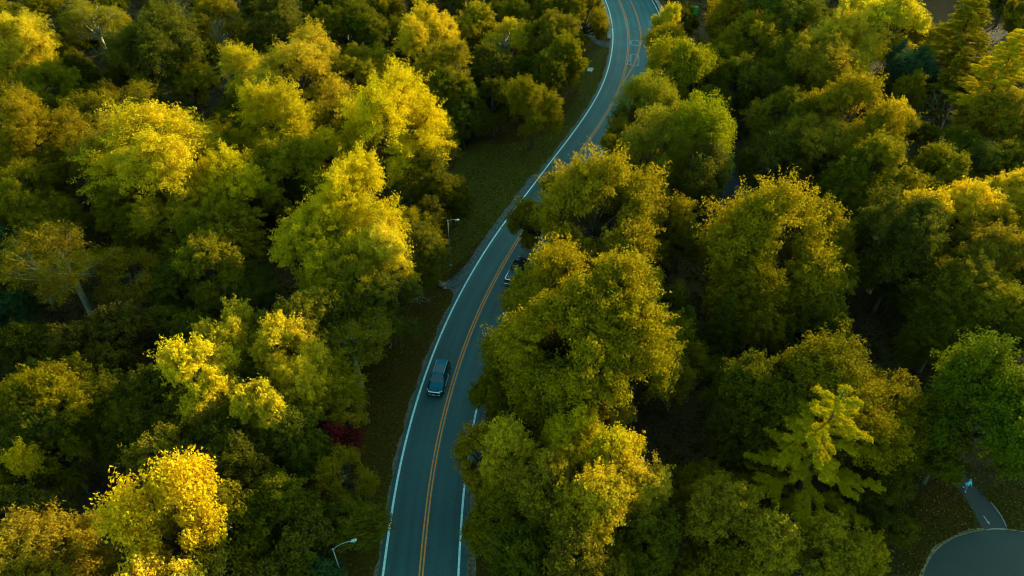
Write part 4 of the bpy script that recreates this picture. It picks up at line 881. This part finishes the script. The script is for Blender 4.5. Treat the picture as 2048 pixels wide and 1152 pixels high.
Ps = np.c_[P, np.full(n, .08)]; v, f, t = leaves(Ps, unit(r.normal(0, .6, (n, 3))+[0, 0, .35]), .19, .09, r.uniform(.2, .8, n), r)
o = bpy.data.objects.new('grass', mesh_np('grass', v, f, M_LEAF, False, t)); COL.objects.link(o); o.color = (.070, .062, .002, 1)
tag(o, 'short rough grass growing on the verges and clearings', 'grass', kind='stuff')
P2_ = np.vstack([scatter_side(2600, 4.2, 14, 13), cl[r.randint(0, len(cl), 350)], lw[r.randint(0, len(lw), 500)], (CL[r.randint(iy(32), iy(120), 110)]+NL[100]*0+np.c_[r.uniform(-4, 4, 110), np.zeros(110)])])
n = len(P2_); v, f, t = leaves(np.c_[P2_, np.full(n, .14)], unit(r.normal(0, .25, (n, 3))+[0, 0, 1]), .17, .13, r.uniform(.0, 1, n), r)
o = bpy.data.objects.new('fallen_leaves', mesh_np('fallen_leaves', v, f, M_LEAF, False, t)); COL.objects.link(o); o.color = (.22, .17, .06, 1)
tag(o, 'pale yellow fallen leaves strewn over grass and road edge', 'fallen leaves', kind='stuff')

# ------------------------------------------------------------------ vehicles
M_PAINT = simple('dark_teal_car_paint', (0.006, 0.11, 0.16), 0.25, 0.8, spec=0.6)
M_PAINT2 = simple('dark_blue_truck_paint', (0.012, 0.035, 0.050), 0.25, 0.6, spec=0.6)
M_SILVER = simple('silver_car_paint', (0.42, 0.46, 0.46), 0.3, 0.8)
M_GLASS = simple('tinted_glass', (0.004, 0.045, 0.060), 0.16, 0.0, spec=1.0)
M_BLACK = simple('black_plastic', (0.008, 0.009, 0.009), 0.55)
M_CHROME = simple('chrome_trim', (0.72, 0.80, 0.80), 0.18, 0.9)
M_RUB = simple('tyre_rubber', (0.012, 0.012, 0.012), 0.8)
M_LAMP = simple('clear_lamp_glass', (0.75, 0.85, 0.85), 0.12, 0.2)
M_RED = simple('red_lamp_glass', (0.35, 0.01, 0.01), 0.2)
M_PLATE = simple('licence_plate', (0.6, 0.68, 0.66), 0.5)
def wheels(e, ys, tw, r=.37):
    for yy in ys:
        for sx in (-1, 1):
            w_ = MB(); w_.cyl((sx*(tw-.11), yy, r), r, .24, 'x', 24).build('tyre_well', M_BLACK, None)
            ww = bpy.data.objects[-1] if False else None
def build_wheel(e, sx, yy, tw, r):
    t = MB()
    prof = [(.12, r-.05), (.09, r), (-.09, r), (-.12, r-.05)]
    rings = [[(sx*(tw-.12)+a, yy+b*math.cos(q), r+b*math.sin(q)) for q in [2*PI*k/24 for k in range(24)]] for a, b in prof]
    t.loft(rings); w_ = t.build('wheel', M_RUB, e, True)
    rm = MB(); rm.cyl((sx*(tw+.006), yy, r), r*.62, .02, 'x', 20).build('rim', M_CHROME, w_)
    return w_
def loft_body(rows):
    rings = []
    for (y, zb, zt, hw) in rows:
        zm = zb+(zt-zb)*.55
        half = [(hw*.90, zb), (hw*.985, zb+.10), (hw, zm), (hw*.955, zt-.07), (hw*.86, zt-.012), (hw*.45, zt+.012)]
        rings.append([(x, y, z) for x, z in half]+[(0, y, zt+.018)]+[(-x, y, z) for x, z in half[::-1]])
    return MB().loft(rings)
def panel(e, name, mat, pts, off, inner=.93):
    """thin panel (pts = 4 corners, outward order) set proud of a face"""
    P = [Vector(p) for p in pts]; c = sum(P, Vector())/4; n = (P[1]-P[0]).cross(P[3]-P[0]).normalized()
    Q = [c+(p-c)*inner for p in P]
    return MB().hexa([q+n*(off-.012) for q in Q]+[q+n*off for q in Q]).build(name, mat, e)
def greenhouse(e, mat, yb0, yb1, yr0, yr1, zb, zr, hb, hr, name='cabin'):
    B = [(-hb, yb0, zb), (hb, yb0, zb), (hb, yb1, zb), (-hb, yb1, zb)]; T = [(-hr, yr0, zr), (hr, yr0, zr), (hr, yr1, zr), (-hr, yr1, zr)]
    c = MB().hexa(B+T).build(name, mat, e, bevel=.05); return B, T
def car(name, label, loc, rz, paint, cat='car'):
    e = empty(name, loc, rz); tag(e, label, cat)
    rows = [(-2.38, .48, .86, .74), (-2.31, .34, 1.02, .88), (-2.0, .24, 1.08, .94), (-1.0, .20, 1.08, .965), (0, .20, 1.07, .965), (.85, .20, 1.06, .96), (1.25, .22, 1.03, .955), (1.75, .24, .985, .94), (2.12, .27, .92, .90), (2.30, .33, .82, .82), (2.37, .42, .68, .70)]
    body = loft_body(rows).build('body', paint, e, True)
    B, T = greenhouse(e, paint, -2.22, 1.08, -1.92, .28, 1.06, 1.66, .87, .67)
    panel(e, 'windscreen', M_GLASS, [B[2], B[3], T[3], T[2]], .012, .93)
    panel(e, 'rear_window', M_GLASS, [B[0], B[1], T[1], T[0]], .012, .86)
    def lerp(a, b, t): return tuple(a[i]*(1-t)+b[i]*t for i in range(3))
    for sx, (b0, b1, t1, t0) in ((1, (B[1], B[2], T[2], T[1])), (-1, (B[3], B[0], T[0], T[3]))):
        for (u, v_) in ((.02, .30), (.33, .62), (.65, .98)):
            panel(e, 'side_window', M_GLASS, [lerp(b0, b1, u), lerp(b0, b1, v_), lerp(t0, t1, v_), lerp(t0, t1, u)], .010, .88)
    MB().box(-.655, .655, -1.9, .26, 1.655, 1.685).build('roof', paint, e, bevel=.03)
    MB().box(-.50, .50, -1.12, .02, 1.68, 1.694).build('sunroof', M_GLASS, e, bevel=.01)
    for sx in (-1, 1): MB().tube([(sx*.63, -1.85, 1.69), (sx*.63, -1.7, 1.735), (sx*.63, .05, 1.735), (sx*.63, .2, 1.69)], .020, 6).build('roof_rail', M_CHROME, e)
    hb = MB(); hb.loft([[(-.66, .98+.05, 1.065), (.66, 1.03, 1.065), (.66, 1.03, 1.088), (-.66, 1.03, 1.088)], [(-.70, 1.7, 1.00), (.70, 1.7, 1.00), (.70, 1.7, 1.028), (-.70, 1.7, 1.028)], [(-.62, 2.12, .93), (.62, 2.12, .93), (.62, 2.12, .955), (-.62, 2.12, .955)]]).build('bonnet', paint, e)
    for sx in (-1, 1):
        MB().hexa([(sx*.62, 2.20, .74), (sx*.90, 1.93, .74), (sx*.88, 1.90, .90), (sx*.62, 2.16, .90), (sx*.62, 2.34, .76), (sx*.88, 2.16, .76), (sx*.86, 2.10, .89), (sx*.62, 2.28, .88)][::1]).build('headlight', M_LAMP, e)
        MB().box(min(sx*.70, sx*.92), max(sx*.70, sx*.92), -2.36, -2.18, .78, .98).build('tail_light', M_RED, e)
        m_ = MB().box(min(sx*.93, sx*1.10), max(sx*.93, sx*1.10), .66, .80, 1.06, 1.20).build('wing_mirror', paint, e, bevel=.02)
        for yy in (-.45, .55): MB().box(min(sx*.955, sx*.985), max(sx*.955, sx*.985), yy-.1, yy+.1, .90, .93).build('door_handle', M_CHROME, e)
        MB().box(min(sx*.955, sx*.99), max(sx*.955, sx*.99), -1.0, .95, .30, .36).build('side_trim', M_CHROME, e)
        for yy in (-1.42, 1.45): MB().cyl((sx*.955, yy, .42), .44, .04, 'x', 20).build('wheel_arch', M_BLACK, e)
    gr = MB().box(-.58, .58, 2.33, 2.395, .56, .78).build('grille', M_BLACK, e)
    for zz in (.80,): MB().box(-.66, .66, 2.28, 2.40, zz, zz+.035).build('grille_bar', M_CHROME, gr)
    MB().box(-.80, .80, 2.18, 2.44, .26, .44).build('front_bumper', M_BLACK, e, bevel=.04)
    MB().tube([(-.70, 2.38, .50), (-.5, 2.43, .42), (.5, 2.43, .42), (.70, 2.38, .50)], .022, 6).build('bumper_trim', M_CHROME, e)
    MB().box(-.18, .18, 2.45, 2.47, .43, .54).build('licence_plate', M_PLATE, e)
    MB().box(-.82, .82, -2.44, -2.25, .30, .50).build('rear_bumper', M_BLACK, e, bevel=.04)
    for sx in (-1, 1):
        for yy in (-1.42, 1.45): build_wheel(e, sx, yy, .985, .37)
    return e
def pickup(name, label, loc, rz, paint):
    e = empty(name, loc, rz); tag(e, label, 'pickup truck')
    rows = [(-2.85, .50, 1.10, .93), (-2.78, .42, 1.20, .98), (-1.0, .40, 1.22, .99), (.4, .38, 1.22, .99), (1.6, .38, 1.20, .98), (2.3, .40, 1.14, .96), (2.75, .45, 1.02, .90), (2.86, .52, .86, .80)]
    loft_body(rows).build('body', paint, e, True)
    B, T = greenhouse(e, paint, -.72, 1.55, -.50, .85, 1.20, 1.86, .90, .72)
    panel(e, 'windscreen', M_GLASS, [B[2], B[3], T[3], T[2]], .012); panel(e, 'rear_window', M_GLASS, [B[0], B[1], T[1], T[0]], .012, .85)
    def lerp(a, b, t): return tuple(a[i]*(1-t)+b[i]*t for i in range(3))
    for (b0, b1, t1, t0) in ((B[1], B[2], T[2], T[1]), (B[3], B[0], T[0], T[3])):
        for (u, v_) in ((.03, .48), (.52, .97)): panel(e, 'side_window', M_GLASS, [lerp(b0, b1, u), lerp(b0, b1, v_), lerp(t0, t1, v_), lerp(t0, t1, u)], .010, .88)
    MB().box(-.70, .70, -.48, .83, 1.855, 1.89).build('roof', M_PAINT2, e, bevel=.03)
    bed = MB().box(-.86, .86, -2.72, -.80, 1.235, 1.262).build('bed_cover', simple('bed_cover_vinyl', (.02, .075, .105), .4), e, bevel=.01)
    for yy in (-2.1, -1.45): MB().box(-.85, .85, yy-.012, yy+.012, 1.262, 1.272).build('cover_seam', M_BLACK, bed)
    for sx in (-1, 1): MB().box(min(sx*.88, sx*.97), max(sx*.88, sx*.97), -2.78, -.74, 1.22, 1.27).build('bed_rail', M_CHROME, e)
    tg = MB().box(-.84, .84, -2.93, -2.84, .62, 1.20).build('tailgate', M_BLACK, e, bevel=.02)
    MB().box(-.84, .84, -2.95, -2.80, 1.20, 1.26).build('tailgate_trim', M_CHROME, tg)
    MB().box(-.95, .95, -3.12, -2.90, .48, .66).build('rear_bumper', M_CHROME, e, bevel=.04)
    MB().box(-.15, .15, -3.14, -3.115, .50, .62).build('licence_plate', M_PLATE, e)
    for sx in (-1, 1):
        MB().box(min(sx*.85, sx*.97), max(sx*.85, sx*.97), -2.92, -2.80, .78, 1.16).build('tail_light', M_RED, e)
        MB().box(min(sx*.62, sx*.88), max(sx*.62, sx*.88), 2.70, 2.86, .76, .98).build('headlight', M_LAMP, e)
        MB().box(min(sx*.96, sx*1.18), max(sx*.96, sx*1.18), 1.05, 1.22, 1.18, 1.40).build('wing_mirror', M_CHROME, e, bevel=.02)
        for yy in (-1.75, 1.75): MB().cyl((sx*.975, yy, .5), .50, .04, 'x', 20).build('wheel_arch', M_BLACK, e); build_wheel(e, sx, yy, 1.01, .42)
    MB().box(-.6, .6, 2.84, 2.90, .62, .92).build('grille', M_CHROME, e)
    return e
def on_road(px, py, off=None):
    q = un(px, py)[:2]; i = int(np.argmin(np.hypot(*(CL-q).T))); t = CL[i+1]-CL[i-1]; ang = math.atan2(t[1], t[0])
    if off is not None: q = CL[i]+NL[i]*off
    return q, ang
q, ang = on_road(879, 763)
ec = car('car', 'dark teal sport utility car with sunroof driving down the left lane', (q[0], q[1], .018), ang+PI/2, M_PAINT); ec.scale = (1.04, 1.06, 1.04)
q, ang = on_road(1035, 549)
pickup('pickup_truck', 'dark pickup truck half hidden under the tree crowns, right lane', (q[0]+.0, q[1], .018), ang-PI/2, M_PAINT2)
q = un(1905, 153)
car('parked_car', 'white car parked under the pine at the upper right', (q[0], q[1], .02), 1.1, M_SILVER)

# ------------------------------------------------------------------ street lamps
M_STEEL = simple('galvanised_steel', (0.22, 0.26, 0.23), 0.45, 0.4, noise=.15, nscale=4)
M_HEAD = simple('lamp_housing', (0.30, 0.40, 0.37), 0.35, 0.1)
def street_lamp(bx_, by_, label, hh=8.0, arm=1.55, ang=0.0, rise=.35):
    e = empty('street_lamp', (bx_, by_, 0), ang); tag(e, label, 'street lamp', 'street lamps beside the road')
    MB().cyl((0, 0, .05), .22, .14, 'z', 12).build('base', M_CONC, e)
    MB().tube([(0, 0, .1), (0, 0, 3), (0, 0, hh)], [.065, .055, .045], 10).build('pole', M_STEEL, e, True)
    MB().cyl((0, 0, hh+.03), .10, .10, 'z', 10).build('pole_cap', M_STEEL, e)
    MB().tube([(0, 0, hh-.12), (arm*.18, 0, hh+rise*.45), (arm*.5, 0, hh+rise*.85), (arm, 0, hh+rise)], [.04, .036, .032, .032], 8).build('arm', M_STEEL, e, True)
    hd = MB(); hz = hh+rise
    hd.loft([[(arm-.05+a*1.0, s*w_, hz-.05+zz) for (s, zz) in ((-1, -.02), (-.7, .07), (.7, .07), (1, -.02), (.8, -.07), (-.8, -.07))] for a, w_ in ((0, .06), (.12, .12), (.42, .15), (.58, .08))]).build('lamp_head', M_HEAD, e, True)
    ho = [o for o in e.children if o.name.startswith('lamp_head')][0]
    MB().cyl((arm+.32, 0, hz-.15), .12, .06, 'z', 12, .15).build('lens', M_LAMP, ho)
    MB().cyl((arm+.02, 0, hz+.05), .04, .08, 'z', 8).build('photocell', M_BLACK, ho)
b = un(902, 531); street_lamp(b[0], b[1], 'grey street lamp standing on the grass clearing left of the road', 8.0, 1.05, .05, .18)
tp = un(666, 1099, 8.0); street_lamp(tp[0], tp[1], 'curved-arm street lamp rising among trees at the bottom left', 8.0, 1.6, .28, .65)
# slim marker post by the bend
q = un(*Z4(300, 530)); e = empty('marker_post', (q[0], q[1], 0)); tag(e, 'slim pale marker post on the grass between footpath and kerb', 'post')
MB().tube([(0, 0, 0), (0, 0, 1.9)], [.05, .04], 8).build('post', M_STEEL, e); MB().box(-.16, .16, -.03, .03, 1.55, 1.95).build('plate', M_CONC, e)

# ------------------------------------------------------------------ keep-right sign at the median nose
q = un(1256, 141); e = empty('road_sign', (q[0], q[1], 0.02), -.08); tag(e, 'white keep-right sign with black arrow at the median nose', 'road sign')
M_SIGNW = simple('sign_white', (.90, .95, .92), .45); M_SIGNK = simple('sign_black', (.01, .012, .012), .5)
MB().tube([(0, .05, 0), (0, .05, 2.1)], .035, 8).build('post', M_STEEL, e)
pn = MB().box(-.42, .42, -.012, .012, 1.24, 2.18).build('sign_panel', M_SIGNW, e, bevel=.004)
def flat(pts, name, mat, parent, y=-.018, th=.004):
    n = len(pts); vs = [(x, y, z) for x, z in pts]+[(x, y+th, z) for x, z in pts]
    fs = [tuple(range(n)), tuple(range(2*n-1, n-1, -1))]+[(i, i+n, (i+1) % n+n, (i+1) % n) for i in range(n)]
    MB().add(vs, fs).build(name, mat, parent)
flat([(-.17+.10*math.cos(2*PI*k/14), 1.86+.10*math.sin(2*PI*k/14)) for k in range(14)], 'island_symbol', M_SIGNK, pn)
arc = [(-.16, 1.42), (-.02, 1.46), (.06, 1.60), (.08, 1.80), (.02, 1.80), (.16, 1.98), (.30, 1.80), (.22, 1.80), (.20, 1.58), (.10, 1.42), (-.02, 1.36), (-.16, 1.36)]
flat(arc, 'arrow_symbol', M_SIGNK, pn)
mk = MB().box(-.15, .15, -.02, .0, .62, 1.14).build('object_marker', simple('marker_amber', (.65, .30, .03), .5), e)
# green cabin by the bend
q = un(1388, 32); e = empty('green_cabin', (q[0], q[1], 0), -.12); tag(e, 'tall bright green plastic cabin behind the yellow tree at the top', 'portable toilet')
M_GRN = simple('green_plastic', (0.01, 0.42, 0.035), .45, noise=.1, nscale=3); M_GRN2 = simple('light_green_plastic', (0.015, .60, .10), .4); M_GRND = simple('dark_green_plastic', (.005, .16, .015), .5)
MB().box(-.58, .58, -.58, .58, .10, 2.18).build('wall', M_GRND, e, bevel=.02)
MB().box(-.64, .64, -.64, .64, .0, .12).build('base', M_BLACK, e)
rf = MB().hexa([(-.64, -.64, 2.18), (.64, -.64, 2.18), (.64, .64, 2.18), (-.64, .64, 2.18), (-.48, -.48, 2.36), (.48, -.48, 2.36), (.48, .48, 2.36), (-.48, .48, 2.36)]).build('roof', M_GRN, e)
dr = MB().box(-.46, .46, -.615, -.582, .16, 2.08).build('door', M_GRN, e, bevel=.01)
MB().box(.30, .36, -.65, -.617, 1.0, 1.25).build('door_handle', M_BLACK, dr)
for sx in (-1, 1):
    for sy in (-1, 1): MB().box(sx*.60-.045, sx*.60+.045, sy*.60-.045, sy*.60+.045, .12, 2.18).build('corner_post', M_GRN2, e)

# ------------------------------------------------------------------ person on the path
def skin_obj(name, pts, edges, rads, mat, parent, root=0, sub=2):
    me = bpy.data.meshes.new(name); me.from_pydata(pts, edges, []); me.materials.append(mat); o = bpy.data.objects.new(name, me); COL.objects.link(o); o.parent = parent
    o.modifiers.new('skin', 'SKIN'); 
    if not me.skin_vertices: 
        me.attributes
    sv = me.skin_vertices[0].data
    for i, r in enumerate(rads): sv[i].radius = (r, r) if not isinstance(r, tuple) else r
    for i in range(len(pts)): sv[i].use_root = (i == root)
    m = o.modifiers.new('sub', 'SUBSURF'); m.levels = sub; m.render_levels = sub
    return o
def make_person():
    q = un(1928, 979); e = empty('person', (q[0], q[1], 0.012), math.radians(20)); tag(e, 'person in bright light-blue hooded jacket walking on the path', 'person')
    skin = simple('skin', (.42, .24, .16), .6); jack = simple('light_blue_jacket', (.05, .62, .80), .7); trs = simple('pale_trousers', (.10, .14, .15), .8); hair = simple('dark_hair', (.02, .014, .01), .7); shoe = simple('pale_shoes', (.55, .6, .58), .6)
    # skeleton, facing -y, mid-stride
    J = [(0, 0, .95), (0, 0, 1.15), (0, 0, 1.38), (0, -.01, 1.50), (0, -.02, 1.60), (0, -.02, 1.72),
         (-.10, 0, .90), (-.11, -.16, .50), (-.11, -.22, .10), (.10, 0, .90), (.11, .06, .50), (.11, .26, .14),
         (-.19, 0, 1.40), (-.25, .10, 1.13), (-.24, -.02, .90), (.19, 0, 1.40), (.25, -.10, 1.13), (.23, -.24, .95)]
    E_ = [(0, 1), (1, 2), (2, 3), (3, 4), (4, 5), (0, 6), (6, 7), (7, 8), (0, 9), (9, 10), (10, 11), (2, 12), (12, 13), (13, 14), (2, 15), (15, 16), (16, 17)]
    Rr = [.13, .12, .13, .055, .095, .085, .085, .06, .045, .085, .06, .045, .06, .045, .032, .06, .045, .032]
    hands = []
    for s, (hx, hy, hz) in ((-1, J[14]), (1, J[17])):
        b0 = len(J); J.append((hx, hy-.03, hz-.07)); E_.append((14 if s < 0 else 17, b0)); Rr.append((.035, .018))
        for k in range(4):
            i0 = len(J); x = hx+(k-1.5)*.018; J += [(x, hy-.05, hz-.12), (x, hy-.045, hz-.155-.006*(k in (1, 2)))]; E_ += [(b0, i0), (i0, i0+1)]; Rr += [.009, .008]
        i0 = len(J); J += [(hx-s*.04, hy-.06, hz-.08), (hx-s*.045, hy-.08, hz-.11)]; E_ += [(b0, i0), (i0, i0+1)]; Rr += [.011, .009]
    body = skin_obj('body', J, E_, Rr, skin, e, sub=1)
    skin_obj('jacket', [(0, 0, .84), (0, 0, 1.15), (0, 0, 1.38), (0, .02, 1.52), (-.19, 0, 1.41), (-.26, .10, 1.13), (-.25, -.01, .93), (.19, 0, 1.41), (.26, -.10, 1.13), (.24, -.22, .97)],
             [(0, 1), (1, 2), (2, 3), (2, 4), (4, 5), (5, 6), (2, 7), (7, 8), (8, 9)], [(.20, .16), (.165, .145), .155, .10, .085, .065, .05, .085, .065, .05], jack, e, root=1)
    skin_obj('trousers', [(0, 0, .92), (-.10, 0, .86), (-.11, -.16, .50), (-.11, -.22, .14), (.10, 0, .86), (.11, .06, .50), (.11, .26, .18)], [(0, 1), (1, 2), (2, 3), (0, 4), (4, 5), (5, 6)], [.14, .10, .075, .065, .10, .075, .065], trs, e)
    skin_obj('hood', [(0, .05, 1.56), (0, .04, 1.70), (0, .0, 1.79)], [(0, 1), (1, 2)], [.10, .115, .06], jack, e)
    for s, (x, y_, z) in ((-1, (-.11, -.22, .05)), (1, (.11, .26, .08))): skin_obj('shoe', [(x, y_+.06, z), (x, y_-.06, z-.01), (x, y_-.16, z-.02)], [(0, 1), (1, 2)], [.05, .045, .035], shoe, e)
    skin_obj('nose', [(0, -.105, 1.665), (0, -.125, 1.65)], [(0, 1)], [.012, .014], skin, e)
    for s in (-1, 1):
        MB().cyl((s*.034, -.10, 1.69), .012, .02, 'y', 8).build('eye', M_BLACK, e)
        MB().box(s*.098-.01, s*.098+.01, -.03, .01, 1.65, 1.70).build('ear', skin, e, bevel=.006)
    MB().box(-.022, .022, -.112, -.10, 1.612, 1.622).build('mouth', simple('lips', (.3, .10, .08), .6), e)
    skin_obj('hair', [(0, -.02, 1.74), (0, .0, 1.78)], [(0, 1)], [.085, .06], hair, e)
make_person()
# stones and broken branch at the gravel apron
rr = random.Random(4)
for k, (px, py, sz, lab) in enumerate([(884, 570, .55, 'reddish boulder at the tip of the gravel apron, biggest of three'), (890, 577, .35, 'small reddish rock right of the biggest one at the apron'), (879, 564, .3, 'small pale rock behind the biggest one at the apron')]):
    import bmesh
    bm = bmesh.new(); bmesh.ops.create_icosphere(bm, subdivisions=2, radius=sz)
    for v in bm.verts: v.co *= rr.uniform(.8, 1.15); v.co.z *= .5
    me = bpy.data.meshes.new('rock'); bm.to_mesh(me); bm.free(); me.materials.append(simple('rock_stone', (.22, .15, .11), .9, noise=.4, nscale=4)); o = bpy.data.objects.new('rock', me); COL.objects.link(o)
    q = un(px, py); o.location = (q[0], q[1], sz*.2); tag(o, lab, 'rock', 'rocks at the gravel apron')
tri = sum(sum(len(p.vertices)-2 for p in m.polygons) if len(m.polygons) < 9000 else len(m.polygons)*(len(m.polygons[0].vertices)-2) for m in bpy.data.meshes); print('TRIS', tri, 'OBJ', len(bpy.data.objects), 'templ', len(TEMPL))
